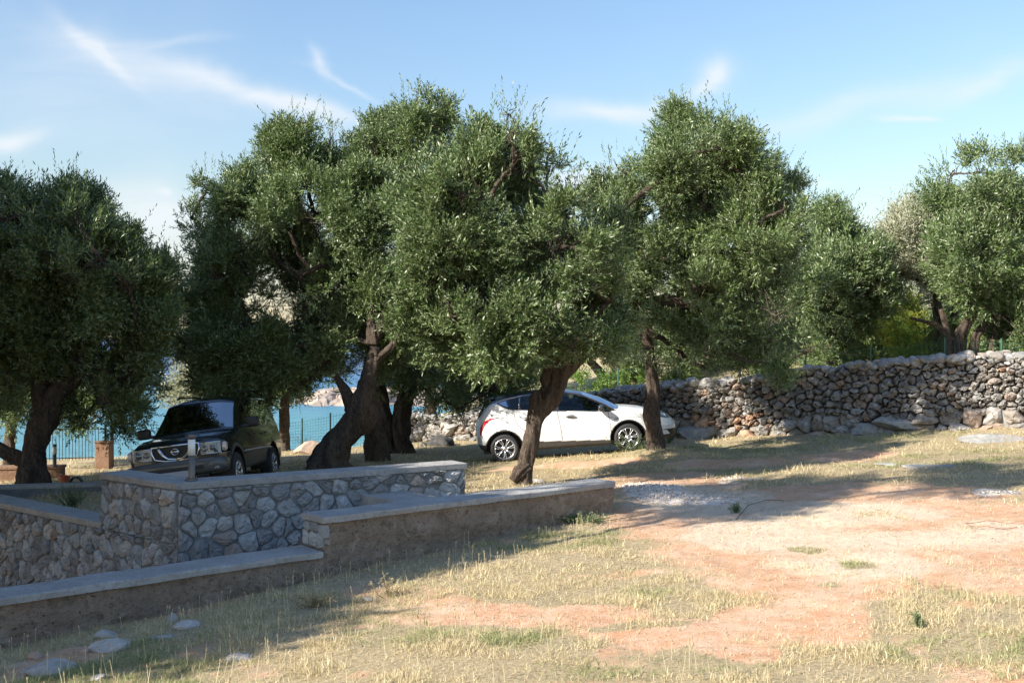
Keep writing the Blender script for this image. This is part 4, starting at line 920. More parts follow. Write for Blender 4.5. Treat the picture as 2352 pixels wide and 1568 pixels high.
# unseen olives added left of view, placed to shade the walls and track
def free_tree(label, x, y, R_, hc, seed, n=11, dens=70, gb=GO, foot=None):
    rg = np.random.default_rng(seed); z = h1(x, y); hc = hc - z; root = tag(empty('olive_tree', (x, y, z)), label, 'tree', gb); mb = MB()
    fx, fy = foot or (x, y); root.location = (fx, fy, h1(fx, fy)); fz = h1(fx, fy)
    top = trunk_mesh(mb, [(fx, fy, fz - .2), (fx + (x - fx) * .2 + .1, fy + (y - fy) * .2, fz + 1.0), (fx + (x - fx) * .7 - .1, fy + (y - fy) * .7 + .1, z + hc * .5)], [.28, .2, .14], rg)
    L = []
    for k in range(n):
        d = rand_dir(1, rg)[0] * np.array((1, 1, .85)); L.append((np.array((x, y, z + hc)) + d * R_ * rg.uniform(.35, .75), R_ * rg.uniform(.34, .5)))
    skeleton(top, .14, L, rg, mb, 5); mb.build('trunk', M_BARK, root, smooth=True)
    p, d, tn = crown_pts(L, 42 if seed == 36 else dens, rg, .44 if seed == 36 else .34, 1.2, -.01 if seed == 36 else .2); V, rn = leaves(p, d, TPL_BIG, rg, 1.0, tn); mesh_np('crown', V, np.arange(len(V)).reshape(-1, 4), M_LEAF, root, False, dict(rnd=rn)); return root
SHADE = [(-9.2, 9.0, 2.0, 4.4, 31), (-11.9, 14.8, 2.8, 4.7, 32), (-15.2, 13.0, 2.8, 5.6, 33), (-15.4, 17.2, 3.2, 7.6, 34), (-11.9, 6.9, 2.2, 4.4, 35), (-7.9, 9.1, 1.8, 8.0, 36), (-11.8, 10.6, 2.2, 4.9, 37), (-11.3, 12.4, 2.0, 2.9, 38), (-14.2, 10.2, 2.4, 4.8, 39), (-10.8, 5.4, 1.9, 4.2, 40), (-13.0, 17.8, 2.5, 4.6, 41), (-6.1, 8.0, 1.7, 10.2, 36)]
SLAB = ['olive tree nearest the left edge, in the pit beside the brown wall', 'olive tree left of the planter wall', 'tall olive tree farthest left behind the nearest one', 'tallest broad olive tree, left of the dark edge olive',
        'olive tree close to the camera on the left', 'high crowned olive tree throwing shade across the track', 'leafy olive tree beside the pit, behind the nearest one', 'low olive tree in front of the planter wall',
        'olive tree leaning over the far side of the pit', 'round low olive tree left of the camera', 'olive tree between the dark left olive and the tallest broad one', 'very tall olive tree leaning towards the camera side']
for k, (x, y, r_, hc, sd) in enumerate(SHADE):
    free_tree(SLAB[k], x, y, r_, hc, sd, gb='olive trees outside the left edge', foot=(-9.4, 9.4) if k == 11 else None)

# ---- bushes and weeds
def bush(name, label, px, py, rpx, Y, mat, seed, tpl=None, dens=220, flat=.8, cat='bush', n=10, parts=('stems', 'foliage'), scale=1.0, grp=None):
    rg = np.random.default_rng(seed); c = P(px, py, Y); r = rpx * Y / FPX; z0 = h1(c[0], Y); root = tag(empty(name, (c[0], Y, z0)), label, cat, grp)
    L = [(c + rg.normal(size=3) * np.array((r * .5, r * .4, r * .3 * flat)), r * rg.uniform(.4, .62)) for _ in range(n)]; mb = MB()
    for q, rr in L: mb.tube([(c[0] + rg.normal() * .05, Y + rg.normal() * .05, z0 - .05), ((c[0] + q[0]) / 2, Y, (z0 + q[2]) / 2), q], [.02, .014, .006], 5)
    mb.build(parts[0], M_BARK, root)
    p, d, tn = crown_pts(L, dens, rg, .40, 2.5); V, rn = leaves(p, d, TPL_BUSH if tpl is None else tpl, rg, scale, tn); mesh_np(parts[1], V, np.arange(len(V)).reshape(-1, 4), mat, root, False, dict(rnd=rn)); return root
bush('bush', 'bright yellow green bush behind the stone wall above the white car roof', 1345, 875, 42, 32.5, M_LEAFG, 41)
bush('bush', 'green bush right of the dark forked olive, behind the stone wall', 1455, 880, 30, 33, M_LEAFG, 42)
M_LEAFM = mat_leaf('shrub_leaves', (.06, .11, .025), (.20, .29, .08), (.2, .26, .1), .5, .3)
for k, (px, py, r, Y, lab) in enumerate([(1930, 845, 60, 31.5, 'low green shrub on the slope behind the stone wall, left of the yellow green plant'), (2010, 800, 62, 31, 'green shrub at the left foot of the yellow green plant'), (2120, 790, 55, 30.5, 'green shrub at the right foot of the yellow green plant'),
                                        (2230, 790, 55, 31, 'green shrub behind the wire fence, right of the many stemmed trunk'), (2310, 785, 55, 30, 'green shrub behind the wire fence near the right edge'), (1780, 870, 40, 34, 'dark shrub behind the middle of the stone wall'), (1560, 870, 36, 34, 'dark shrub behind the wall beside the slim trunk'), (1880, 830, 40, 36, 'mid green shrub behind the wall under the gap filling olive')]):
    bush('shrub', lab, px, py, r, Y, M_LEAFM, 50 + k, grp='shrubs behind the stone wall')
def umbel_plant(px, Y, label, seed, tops):
    rg = np.random.default_rng(seed); x = (px - CX) / FPX * Y; z0 = h1(x, Y); root = tag(empty('umbel_plant', (x, Y, z0)), label, 'plant'); mb = MB(); Pn, Dn, Pg, Dg = [], [], [], []
    for (tx, ty) in tops:
        t = P(tx, ty, Y + rg.uniform(-.3, .3)); b = np.array((x + rg.normal() * .15, Y, z0)); mb.tube([b, (b + t) / 2 + rg.normal(size=3) * .05, t], [.02, .015, .006], 5)
        for f in np.linspace(.3, 1.0, 14):
            q = b + (t - b) * f
            for _ in range(3):
                e = q + np.array((rg.normal() * .20 * (1.0 - f * .7), rg.normal() * .15, rg.uniform(0, .12))); m_ = 15; s = e + rg.normal(size=(m_, 3)) * np.array((.07, .07, .035))
                (Pn if f > .6 and rg.uniform() < .5 else Pg).append(s); (Dn if len(Pn) and Pn[-1] is s else Dg).append(rg.normal(size=(m_, 3)) + np.array((0, 0, .8)))
    mb.build('stems', M_LEAFG, root)
    for nm, a, b_, mt in (('flower_heads', Pn, Dn, M_LEAFY), ('leaves', Pg, Dg, M_LEAFG)):
        p, d = np.concatenate(a), np.concatenate(b_); V, rn = leaves(p, d, TPL_BUSH, rg, .42); mesh_np(nm, V, np.arange(len(V)).reshape(-1, 4), mt, root, False, dict(rnd=rn))
umbel_plant(2085, 29.5, 'tall yellow green flowering weed rising behind the stone wall', 61, [(2090, 665), (2100, 690), (2075, 715), (2112, 720), (2040, 740), (2060, 735), (2025, 750)])
# ragged weeds near walls and trunk
def weed(px, py, hpx, n, mat, label, seed, name='weed', spreadpx=14, Y=None):
    rg = np.random.default_rng(seed); x, y = G(px, py)
    if Y: y = Y; x = (px - CX) / FPX * y
    z = h1(x, y); root = tag(empty(name, (x, y, z)), label, 'weed'); hh_ = hpx * y / FPX; sp_ = spreadpx * y / FPX; mb = MB(); Pn = []; Dn = []
    for _ in range(n):
        t = np.array((x + rg.normal() * sp_, y + rg.normal() * sp_ * .6, z + hh_ * rg.uniform(.5, 1.1))); b = np.array((x + rg.normal() * sp_ * .3, y, z - .02)); mb.tube([b, (b + t) / 2 + rg.normal(size=3) * .02, t], [.005, .004, .002], 4, cap=False)
        k = 7; f = rg.uniform(.25, 1, k)[:, None]; Pn.append(b + (t - b) * f); Dn.append(rg.normal(size=(k, 3)) + (t - b) / np.linalg.norm(t - b))
    mb.build('stems', mat, root); p, d = np.concatenate(Pn), np.concatenate(Dn); V, rn = leaves(p, d, TPL_BUSH, rg, .22 + hh_ * .25); mesh_np('leaves', V, np.arange(len(V)).reshape(-1, 4), mat, root, False, dict(rnd=rn))
M_WEED = mat_leaf('weed_leaves', (.07, .11, .04), (.21, .27, .12), (.2, .24, .13), .6, .3)
M_DRYW = mat_leaf('dry_weed', (.28, .22, .12), (.55, .45, .28), (.5, .42, .26), .7, .3)
weed(1455, 1052, 36, 46, M_WEED, 'grey green weeds growing in front of the front wheel of the white car', 71, spreadpx=36)
weed(1535, 1022, 36, 26, M_WEED, 'green weeds right of the slim trunk, under the nose of the white car', 72, spreadpx=16)
weed(165, 1180, 50, 34, M_WEED, 'dark weeds growing in the planter beside the stone corner', 73, Y=17.6, spreadpx=26)
weed(1690, 1178, 22, 14, M_WEED, 'small green weed alone in the shaded track', 74, spreadpx=8)
weed(2110, 1440, 34, 8, M_WEED, 'thin upright green weed on bare soil at lower right', 75, spreadpx=10)
weed(890, 1372, 52, 8, M_DRYW, 'tall dry thistle stalks at the foot of the brown wall, middle of the view', 76, spreadpx=22)
weed(720, 1395, 34, 26, M_DRYW, 'clump of dry seed heads at the foot of the brown wall, left of the thistle', 77, spreadpx=34)
weed(700, 1040, 30, 10, M_WEED, 'sparse weeds on the shore before the wire fence', 78, spreadpx=14, Y=30.5)
weed(1340, 1195, 20, 50, M_WEED, 'low dark weeds at the right end of the brown wall', 79, spreadpx=50, Y=14.9)

# ---------------------------------------------------------------- grass
def blades(X, Y, hgt, wid, green, rg, lean=1.0, seg=2):
    n = len(X); Z = H(X, Y); a = rg.uniform(0, 2 * math.pi, n); l = np.abs(rg.normal(size=n)) * lean; dx, dy = np.cos(a), np.sin(a); fa = rg.uniform(0, 2 * math.pi, n); wx_, wy_ = np.cos(fa) * wid / 2, np.sin(fa) * wid / 2
    b = np.stack([X, Y, Z - .01], 1); w = np.stack([wx_, wy_, 0 * wx_], 1); d = np.stack([dx * l, dy * l, 1 / (1 + l)], 1); mid = b + d * (hgt * .55)[:, None]; d2 = np.stack([dx * l * 2.2, dy * l * 2.2, .8 - .5 * np.minimum(l, 1)], 1)
    tip = mid + d2 * (hgt * .5)[:, None]; V = np.stack([b - w, b + w, mid - w * .8, mid + w * .8, tip], 1).reshape(-1, 3); k = np.arange(n)[:, None] * 5
    F4 = k + np.array([[0, 1, 3, 2]]); F3 = k + np.array([[2, 3, 4]]); return V, F4, F3, np.repeat(rg.uniform(0, 1, n), 5), np.repeat(green, 5)
def grow(n, y0, y1, rg, hmul, wmul, name, label):
    Y = np.sqrt(rg.uniform(y0 ** 2, y1 ** 2, n)); X = rg.uniform(-.60, .60, n) * Y; g, p, gr, gn = masks(X, Y); cl = fbm(X * 2.6, Y * 2.6, 0, 61); cl2 = vnoise(X * 9, Y * 9, 0, 63)
    dens = g * np.clip(.22 + 3.0 * (cl - .44) + .7 * (cl2 - .5), .05, 1) + .03 * (1 - g)
    db = -((X - LW0[0]) * LWn[0] + (Y - LW0[1]) * LWn[1]); s = (X - LW0[0]) * LWd[0] + (Y - LW0[1]) * LWd[1]; inwall = (db > -.01) & (db < TH + .03) & (s < .05)
    sea_ = Y > shore(X) - .4
    bdf = (X - T1[0]) * TWn[0] + (Y - T1[1]) * TWn[1]; ts = (X - T1[0]) * TWd[0] + (Y - T1[1]) * TWd[1]; intw = (bdf < .1) & (bdf > -TT - .05) & (ts > -1) & (ts < LT + .05)
    carw = (X > -.75) & (X < 3.9) & (np.abs(Y - 24.35 - .05 * X) < .75)
    ok = (rg.uniform(0, 1, n) < dens) & ~inwall & ~sea_ & ~intw & ~pit_mask(X, Y)
    X, Y, gn, cl, cl2, g = X[ok], Y[ok], gn[ok], cl[ok], cl2[ok], g[ok]; m_ = len(X); carw = carw[ok]
    tall = np.where((db[ok] < 0) & (db[ok] > -.5) & (s[ok] < .3), 1.15, 1.0) * np.where(carw, .5, 1.) * (.55 + .9 * cl)
    hgt = np.clip(rg.gamma(4, .016, m_) * hmul * tall, .015, .34); gr_ = (rg.uniform(0, 1, m_) < gn).astype(float) * rg.uniform(.5, 1, m_)
    V, F4, F3, rn, gg = blades(X, Y, hgt, wmul * rg.uniform(.6, 1.3, m_), gr_, rg)
    o = mesh_np(name, V, [F4, F3], M_BLADE, None, False, dict(rnd=rn, green=gg)); tag(o, label, 'grass', kind='stuff'); return m_
rg = np.random.default_rng(17)
grow(620000, 7.3, 11.5, rg, .72, .0050, 'grass', 'dry straw coloured grass with green patches in the foreground')
grow(420000, 11.5, 17, rg, .70, .0070, 'grass', 'thin dry grass along the brown wall and beside the bare track')
grow(260000, 17, 25, rg, .95, .0105, 'grass', 'dry grass around the olive trunks and the parked cars')
grow(110000, 25, 40, rg, 1.2, .016, 'grass', 'dry and green grass by the stone wall and the shore')
# dead straw lying on the bare soil
def litter(n, rg):
    Y = np.sqrt(rg.uniform(7.3 ** 2, 21 ** 2, n)); X = rg.uniform(-.58, .58, n) * Y; g, _, gr, _ = masks(X, Y); db = -((X - LW0[0]) * LWn[0] + (Y - LW0[1]) * LWn[1]); s = (X - LW0[0]) * LWd[0] + (Y - LW0[1]) * LWd[1]
    ok = ~pit_mask(X, Y) & ~((db > -.03) & (db < .55) & (s < .05)) & (rg.uniform(0, 1, n) < .35 + fbm(X * 1.7, Y * 1.7, 0, 88)) & (gr < .5); X, Y = X[ok], Y[ok]; n = len(X); a = rg.uniform(0, 6.28, n); l = rg.uniform(.015, .06, n) * (Y / 10) ** .5; w = rg.uniform(.001, .003, n) * (Y / 10)
    dx, dy = np.cos(a) * l, np.sin(a) * l; nx_, ny_ = -np.sin(a) * w, np.cos(a) * w; za = H(X, Y) + .006; zb_ = H(X + dx, Y + dy) + .006 + rg.uniform(0, .012, n)
    V = np.stack([np.stack([X - nx_, Y - ny_, za], 1), np.stack([X + nx_, Y + ny_, za], 1), np.stack([X + dx + nx_, Y + dy + ny_, zb_], 1), np.stack([X + dx - nx_, Y + dy - ny_, zb_], 1)], 1).reshape(-1, 3)
    o = mesh_np('straw_litter', V, np.arange(len(V)).reshape(-1, 4), M_LITTER, None, False, dict(rnd=np.repeat(rg.uniform(0, 1, n), 4), green=np.zeros(len(V)))); tag(o, 'dead straw and leaf litter lying on the bare soil', 'litter', kind='stuff')
M_LITTER = mat_leaf('straw_litter', (.30, .19, .11), (.84, .73, .54), (.5, .4, .28), .8, .1)
litter(90000, rg)
# seed heads
def seedheads(n, rg):
    Y = np.sqrt(rg.uniform(7.4 ** 2, 16 ** 2, n * 3)); X = rg.uniform(-.55, .55, n * 3) * Y; g, _, _, gn = masks(X, Y); ok = (g > .6) & (fbm(X * 1.1, Y * 1.1, 0, 91) > .47) & ~pit_mask(X, Y); X, Y = X[ok][:n], Y[ok][:n]
    db = -((X - LW0[0]) * LWn[0] + (Y - LW0[1]) * LWn[1]); k = (db < -.05) | (X > 1.6); X, Y = X[k], Y[k]; n = len(X); Z = H(X, Y); h_ = rg.uniform(.07, .19, n); a = rg.uniform(0, 6.28, n); l = rg.uniform(0, .3, n)
    tip = np.stack([X + np.cos(a) * l * h_, Y + np.sin(a) * l * h_, Z + h_], 1); b = np.stack([X, Y, Z], 1); w = np.array((.0016, 0, 0)); V = np.stack([b - w, b + w, tip + w, tip - w], 1)
    up = (tip - b) / np.linalg.norm(tip - b, axis=1)[:, None]; q = np.array((1., 0, 0)); r_ = rg.uniform(.004, .008, n)[:, None]; hl = rg.uniform(.02, .045, n)[:, None]; out = [V.reshape(-1, 3)]
    for ax in (np.array((1., 0, 0)), np.array((0, 1., 0)), np.array((.7, .7, 0))):
        out.append(np.stack([tip - up * hl * .2, tip + up * hl * .3 + ax * r_, tip + up * hl, tip + up * hl * .3 - ax * r_], 1).reshape(-1, 3))
    V = np.concatenate(out); o = mesh_np('seed_heads', V, np.arange(len(V)).reshape(-1, 4), M_BLADE, None, False, dict(rnd=rg.uniform(.5, 1, len(V)), green=np.zeros(len(V))))
    tag(o, 'dry grass stalks with pale seed heads', 'grass', kind='stuff')
seedheads(800, rg)

# ---------------------------------------------------------------- vehicles
def tab(xs, pts):
    p = np.array(pts, float); return np.interp(xs, p[:, 0], p[:, 1])
def inpoly(x, z, poly):
    x, z = np.asarray(x), np.asarray(z); r = np.zeros(x.shape, bool); n = len(poly); j = n - 1
    for i in range(n):
        xi, zi = poly[i]; xj, zj = poly[j]
        c = ((zi > z) != (zj > z)) & (x < (xj - xi) * (z - zi) / (zj - zi + 1e-12) + xi); r ^= c; j = i
    return r
def body_surface(x0, x1, nx, tabs, segs=(8, 6, 26, 34, 34, 16, 16), sx=7, sv=4):
    """skin of a car as a smooth loft: half sections with eight guide points, mirrored"""
    t = np.linspace(0, 1, nx); xs = x0 + (x1 - x0) * (t - .055 * np.sin(2 * math.pi * t) * .9)
    g = {k: tab(xs, v) for k, v in tabs.items()}
    pts = np.stack([np.stack([0 * xs, g['zb']], 1), np.stack([g['ws'] * .9, g['zb']], 1), np.stack([g['ws'], g['zb'] + .05], 1), np.stack([g['wm'], g['zm']], 1), np.stack([g['wb'], g['B']], 1),
                    np.stack([g['wr'], g['R']], 1), np.stack([g['wr'] * .6, g['T'] - g['cr'] * .35], 1), np.stack([0 * xs, g['T']], 1)], 1)   # nx,8,2
    ring = []; seg = []
    for k, n in enumerate(segs):
        f = np.arange(n) / n; ring.append(pts[:, k:k + 1] * (1 - f)[None, :, None] + pts[:, k + 1:k + 2] * f[None, :, None]); seg += [k] * n
    ring.append(pts[:, 7:8]); seg.append(6); R_ = np.concatenate(ring, 1); nv = R_.shape[1]
    full = np.concatenate([R_, (R_ * np.array((-1, 1)))[:, -2:0:-1]], 1)          # closed loop: right half negative y
    for _ in range(sv): full = (np.roll(full, 1, 1) + 2 * full + np.roll(full, -1, 1)) / 4
    for _ in range(sx): full[1:-1] = (full[:-2] + 2 * full[1:-1] + full[2:]) / 4
    segf = np.array(seg + seg[-2:0:-1]); n2 = full.shape[1]
    V = np.concatenate([np.repeat(xs[:, None], n2, 1)[..., None], full], 2)
    i = np.arange(nx * n2).reshape(nx, n2); j = np.roll(i, -1, 1)
    F = np.stack([i[:-1], i[1:], j[1:], j[:-1]], -1).reshape(-1, 4); sg = np.repeat(segf[None], nx - 1, 0).ravel()
    V = V.reshape(-1, 3); return V, F, sg, i
def submesh(name, V, F, mask, mat, root, smooth=True, capf=None, seam=None):
    f = F[mask]
    if len(f) == 0: return None
    u, inv = np.unique(f, return_inverse=True); fs = [inv.reshape(f.shape)]; VV = V[u]
    if capf is not None:
        for c in capf: fs.append((np.arange(len(c)) + len(VV))[None]); VV = np.concatenate([VV, V[c]])
    mi = None
    if seam is not None: mat = [mat, M_SEAM]; mi = np.concatenate([seam[mask].astype(int)] + [np.zeros(1, int)] * (len(fs) - 1))
    return mesh_np(name, VV, fs, mat, root, smooth, world=False, mi=mi)
M_WHITE = simple('white_car_paint', (.78, .78, .775), .28, 0, .5, coat=.6, var=.03, vscale=3.)
M_ROOFP = simple('dark_roof_paint', (.045, .045, .05), .22, .3, .5, coat=.8)
M_NAVY = simple('black_blue_car_paint', (.012, .017, .022), .22, .2, .6, coat=1.0)
M_GREYP = simple('grey_lower_paint', (.10, .096, .09), .4, .3, .5, coat=.4, var=.08)
M_SILL = simple('dark_sill_plastic', (.055, .048, .043), .6, bump=.1, bscale=150, var=.2)
M_SEAM = simple('panel_gap', (.10, .10, .10), .8)
M_CHROME = simple('chrome', (.80, .81, .83), .12, 1.)
M_ALLOY = simple('alloy_rim', (.62, .62, .64), .27, .9, var=.1)
M_INT = simple('car_interior', (.05, .05, .055), .8, var=.2)
M_TAIL = simple('red_tail_lamp', (.55, .03, .04), .15, 0, .6, coat=1.)
M_LENS = simple('headlamp_reflector', (.22, .26, .31), .15, .25, coat=1.)
M_LENSB = simple('dark_headlamp_glass', (.16, .18, .20), .08, .5, coat=1.)
M_AMBER = simple('indicator_lens', (.62, .50, .44), .2, .2, coat=1.)
M_PLATE = simple('number_plate_white', (.42, .43, .46), .4)
M_GLASS = mat_glass('tinted_car_glass', (.34, .42, .42)); M_GLASSC = mat_glass('clear_car_glass', (.84, .93, .90), .55)
M_GLASSD = mat_glass('dark_privacy_glass', (.16, .19, .21))
def wheel(root, x, y, z, r, w, rimr, nsp, side, name='wheel', twin=True, steer=0.):
    """built at its place in the vehicle; side=-1 faces -y"""
    wr = empty(name, (x, y, z)); wr.parent = root; wr.rotation_euler = (0, 0, steer)
    m = MB(); hw = w / 2
    prof = [(rimr - .01, -hw * .8), (rimr + .01, -hw * .95), (r - .035, -hw), (r - .008, -hw * .82), (r, -hw * .5), (r, hw * .5), (r - .008, hw * .82), (r - .035, hw), (rimr + .01, hw * .95), (rimr - .01, hw * .8)]
    m.lathe(prof, (0, 0, 0), 'y', 48); m.lathe([(rimr - .01, -hw * .8), (rimr - .03, -hw * .3), (rimr - .03, hw * .8)], (0, 0, 0), 'y', 48)
    m.build('tyre', M_RUBBER, wr, smooth=True, world=False)
    f = side * hw
    m = MB(); m.lathe([(rimr + .004, f * .93), (rimr - .004, f * .99), (rimr - .018, f * .93), (rimr - .03, f * .4), (rimr - .04, -f * .2)], (0, 0, 0), 'y', 48)
    m.lathe([(0.001, f * .80), (.03, f * .80), (.034, f * .72), (.062, f * .66), (.075, f * .45)], (0, 0, 0), 'y', 24)
    for k in range(nsp):
        a0 = 2 * math.pi * k / nsp + .2
        for da in ((-.13, .13) if twin else (0,)):
            pts = []
            for t in np.linspace(0, 1, 5):
                rr = .05 + (rimr - .062) * t; a = a0 + da * (.55 + .55 * t); pts.append((rr * math.cos(a), f * (.62 + .24 * t), rr * math.sin(a)))
            m.tube(pts, [.016, .0135, .012, .0115, .013] if twin else [.03, .028, .026, .026, .03], 6)
    m.build('rim', M_ALLOY, wr, smooth=True, world=False)
    m = MB(); m.lathe([(.001, f * .1), (rimr - .045, f * .1), (rimr - .045, 0)], (0, 0, 0), 'y', 32); m.build('brake_disc', M_IRON, wr, world=False); return wr
def arch_liner(mb, x, z, r, y0, y1, zlo, k=18):
    V = []; 
    for yy in (y0, y1):
        for t in np.linspace(-.15, math.pi + .15, k): V.append((x + r * math.cos(t), yy, z + r * math.sin(t)))
    F = [(i, i + 1, k + i + 1, k + i) for i in range(k - 1)] + [tuple(range(k, 2 * k))]; mb.add(V, F)
def seat(mb, x, y, z, back=1):
    mb.sup((x, y, z), (.52, .5, .18), .4); mb.sup((x - back * .26, y, z + .34), (.18, .5, .66), .45, rot=Ry(-.18 * back)); mb.sup((x - back * .33, y, z + .76), (.11, .26, .2), .5)

def white_car():
    Yc = 23.55; rx = (1157.6 - CX) / FPX * Yc; rz = EYE - (1030 - HY) / FPX * Yc; yaw = R(3.0); pitch = math.atan2(.225, 2.70)
    r = .31
    root = empty('parked_car', (rx, Yc + .80, rz - r)); root.rotation_mode = 'XYZ'
    Mx = Matrix.Rotation(yaw, 4, 'Z') @ Matrix.Rotation(-pitch, 4, 'Y'); root.rotation_euler = Mx.to_euler()
    tag(root, 'white hatchback car with dark roof and twin spoke alloy wheels parked under the olive trees', 'car')
    T = [(-.57, .78), (-.55, .88), (-.50, 1.0), (-.42, 1.14), (-.32, 1.27), (-.21, 1.385), (-.1, 1.402), (.03, 1.425), (.5, 1.475), (1.0, 1.488), (1.44, 1.468), (1.81, 1.395), (2.26, 1.20), (2.57, 1.015), (2.66, .995), (2.9, .965), (3.1, .93), (3.37, .85), (3.58, .775), (3.72, .70), (3.8, .63)]
    B = [(-.57, .62), (-.5, .90), (-.42, 1.04), (-.3, 1.18), (-.19, 1.26), (-.02, 1.26), (.08, 1.21), (.19, 1.15), (.33, 1.115), (1.3, 1.02), (2.24, .915), (2.57, .90), (2.9, .87), (3.2, .80), (3.4, .76), (3.6, .70), (3.8, .56)]
    Rr = [(-.57, .72), (-.5, .96), (-.42, 1.10), (-.3, 1.24), (-.19, 1.335), (.03, 1.375), (.5, 1.425), (1.0, 1.435), (1.44, 1.405), (1.8, 1.32), (2.16, 1.12), (2.4, .985), (2.57, .945), (2.9, .93), (3.2, .875), (3.4, .815), (3.6, .745), (3.8, .60)]
    wr_ = [(-.57, .40), (-.45, .54), (-.3, .60), (-.19, .60), (.1, .58), (1, .60), (1.8, .62), (2.2, .68), (2.57, .74), (3.1, .68), (3.4, .60), (3.6, .50), (3.8, .28)]
    wb = [(-.57, .44), (-.5, .60), (-.4, .70), (-.2, .745), (.05, .765), (.4, .80), (1.0, .83), (2.3, .82), (2.6, .835), (3.0, .83), (3.3, .80), (3.5, .75), (3.7, .64), (3.8, .50)]
    wm = [(-.57, .52), (-.52, .66), (-.42, .78), (-.25, .86), (0, .885), (.4, .875), (1.3, .87), (2.4, .875), (2.75, .885), (3.1, .87), (3.4, .84), (3.6, .77), (3.74, .66), (3.8, .55)]
    zm = [(-.57, .60), (0, .66), (1.3, .62), (2.7, .60), (3.8, .50)]
    zb = [(-.57, .42), (-.5, .30), (-.35, .24), (0, .23), (.9, .21), (2.3, .18), (3.3, .20), (3.65, .20), (3.8, .23)]
    ws = [(-.57, .44), (-.45, .68), (-.25, .80), (0, .82), (2.8, .82), (3.3, .81), (3.55, .74), (3.8, .50)]
    cr = [(-.57, .02), (0, .05), (1.5, .05), (2.5, .04), (3.8, .03)]
    V, F, sg, gi = body_surface(-.57, 3.80, 430, dict(T=T, B=B, R=Rr, wr=wr_, wb=wb, wm=wm, zm=zm, zb=zb, ws=ws, cr=cr), sx=5)
    C = V[F].mean(1); x, y, z = C.T; ay = np.abs(y)
    def hub(cx, rr): return ((x - cx) ** 2 + (z - r) ** 2 < rr ** 2) & (ay > .45) & (z < 1.0)
    hole = hub(0, .392) | hub(2.70, .385)
    lip = (hub(0, .412) | hub(2.70, .405)) & ~hole
    DLO = [(-.05, 1.30), (.05, 1.225), (.16, 1.165), (.36, 1.128), (2.30, .935), (2.42, .945), (2.16, 1.085), (1.95, 1.205), (1.76, 1.29), (1.46, 1.365), (.95, 1.395), (.45, 1.38), (.1, 1.325)]
    DLOo = [(-.10, 1.305), (.03, 1.205), (.14, 1.145), (.36, 1.106), (2.32, .912), (2.50, .93), (2.20, 1.105), (1.97, 1.228), (1.77, 1.312), (1.46, 1.388), (.95, 1.418), (.45, 1.402), (.08, 1.348)]
    side = (sg >= 3) & (sg <= 5) & (ay > .40)
    glass_s = side & inpoly(x, z, DLO) & ~((x > .385) & (x < .415)) & ~((x > 1.12) & (x < 1.24))
    frame = side & inpoly(x, z, DLOo) & ~glass_s
    top = (sg >= 5)
    wsc = top & (x > 1.80) & (x < 2.53); rear = top & (x > -.44) & (x < -.24)
    tline = tab(x, [(-.6, 2), (-.5, .98), (-.35, 1.18), (-.25, 1.27), (-.10, 1.315), (.03, 1.34), (.45, 1.40), (.95, 1.415), (1.46, 1.385), (1.77, 1.31), (1.97, 1.226), (2.20, 1.103), (2.50, .945), (2.58, .98), (2.62, 2), (4, 2)])
    roof = ((sg >= 4) & (z > tline) & (x < 2.60) & ~wsc & ~rear & ~glass_s & ~frame)
    low = (z < tab(x, [(-.6, .42), (-.2, .40), (.4, .42), (.9, .395), (2.3, .305), (3.1, .28), (3.4, .30), (3.8, .30)])) & ~hole
    seam = np.zeros(len(x), bool)
    def sline(pts, w=.007):
        nonlocal seam
        for a, b in zip(pts[:-1], pts[1:]):
            d = np.hypot(b[0] - a[0], b[1] - a[1]); t = np.clip(((x - a[0]) * (b[0] - a[0]) + (z - a[1]) * (b[1] - a[1])) / d ** 2, 0, 1)
            seam |= (np.hypot(x - a[0] - t * (b[0] - a[0]), z - a[1] - t * (b[1] - a[1])) < w) & (sg >= 2) & (sg <= 4) & (ay > .5)
    sline([(2.30, .92), (2.33, .60), (2.33, .33)]); sline([(1.20, 1.02), (1.25, .60), (1.28, .25)]); sline([(.27, 1.12), (.26, .95), (.33, .78), (.50, .62), (.62, .42)])
    sline([(-.30, .99), (.26, .965), (1.2, .885), (2.3, .79), (3.0, .74)], .004)
    lightz = side * 0 > 1
    HL = [(3.30, .80), (3.38, .845), (3.52, .81), (3.69, .70), (3.66, .65), (3.46, .69), (3.30, .74)]
    hl = (sg >= 2) & (ay > .33) & inpoly(x, z, HL)
    TLp = [(-.515, .63), (-.475, .62), (-.44, .74), (-.36, .87), (-.25, .945), (-.10, .97), (-.27, .985), (-.40, .925), (-.49, .80)]
    tl = (sg >= 2) & (ay > .38) & inpoly(x, z, TLp)
    grille = (x > 3.66) & (ay < .24) & (z > .40) & (z < .56) & (sg < 6); fog = (x > 3.38) & (z > .30) & (z < .425) & (ay > .30) & ~inpoly(x, z, [(3.47, .41), (3.57, .41), (3.65, .31), (3.40, .31)])
    used = hole | glass_s | frame | wsc | rear | roof | hl | tl | grille | fog | low | lip
    door_f = (sg >= 2) & (sg <= 4) & (ay > .5) & inpoly(x, z, [(2.30, 1.2), (2.33, .6), (2.33, .3), (1.27, .3), (1.25, .6), (1.20, 1.2)])
    door_r = (sg >= 2) & (sg <= 4) & (ay > .5) & inpoly(x, z, [(1.20, 1.3), (1.25, .6), (1.27, .3), (.70, .3), (.62, .42), (.50, .62), (.33, .78), (.26, .95), (.27, 1.3)])
    fin = (x > 3.38) & (z > .30) & (z < .425) & (ay > .30) & inpoly(x, z, [(3.47, .41), (3.57, .41), (3.65, .31), (3.40, .31)]) & ~used
    white = ~used & ~fin & ~((x > 3.55) & (z < .36))
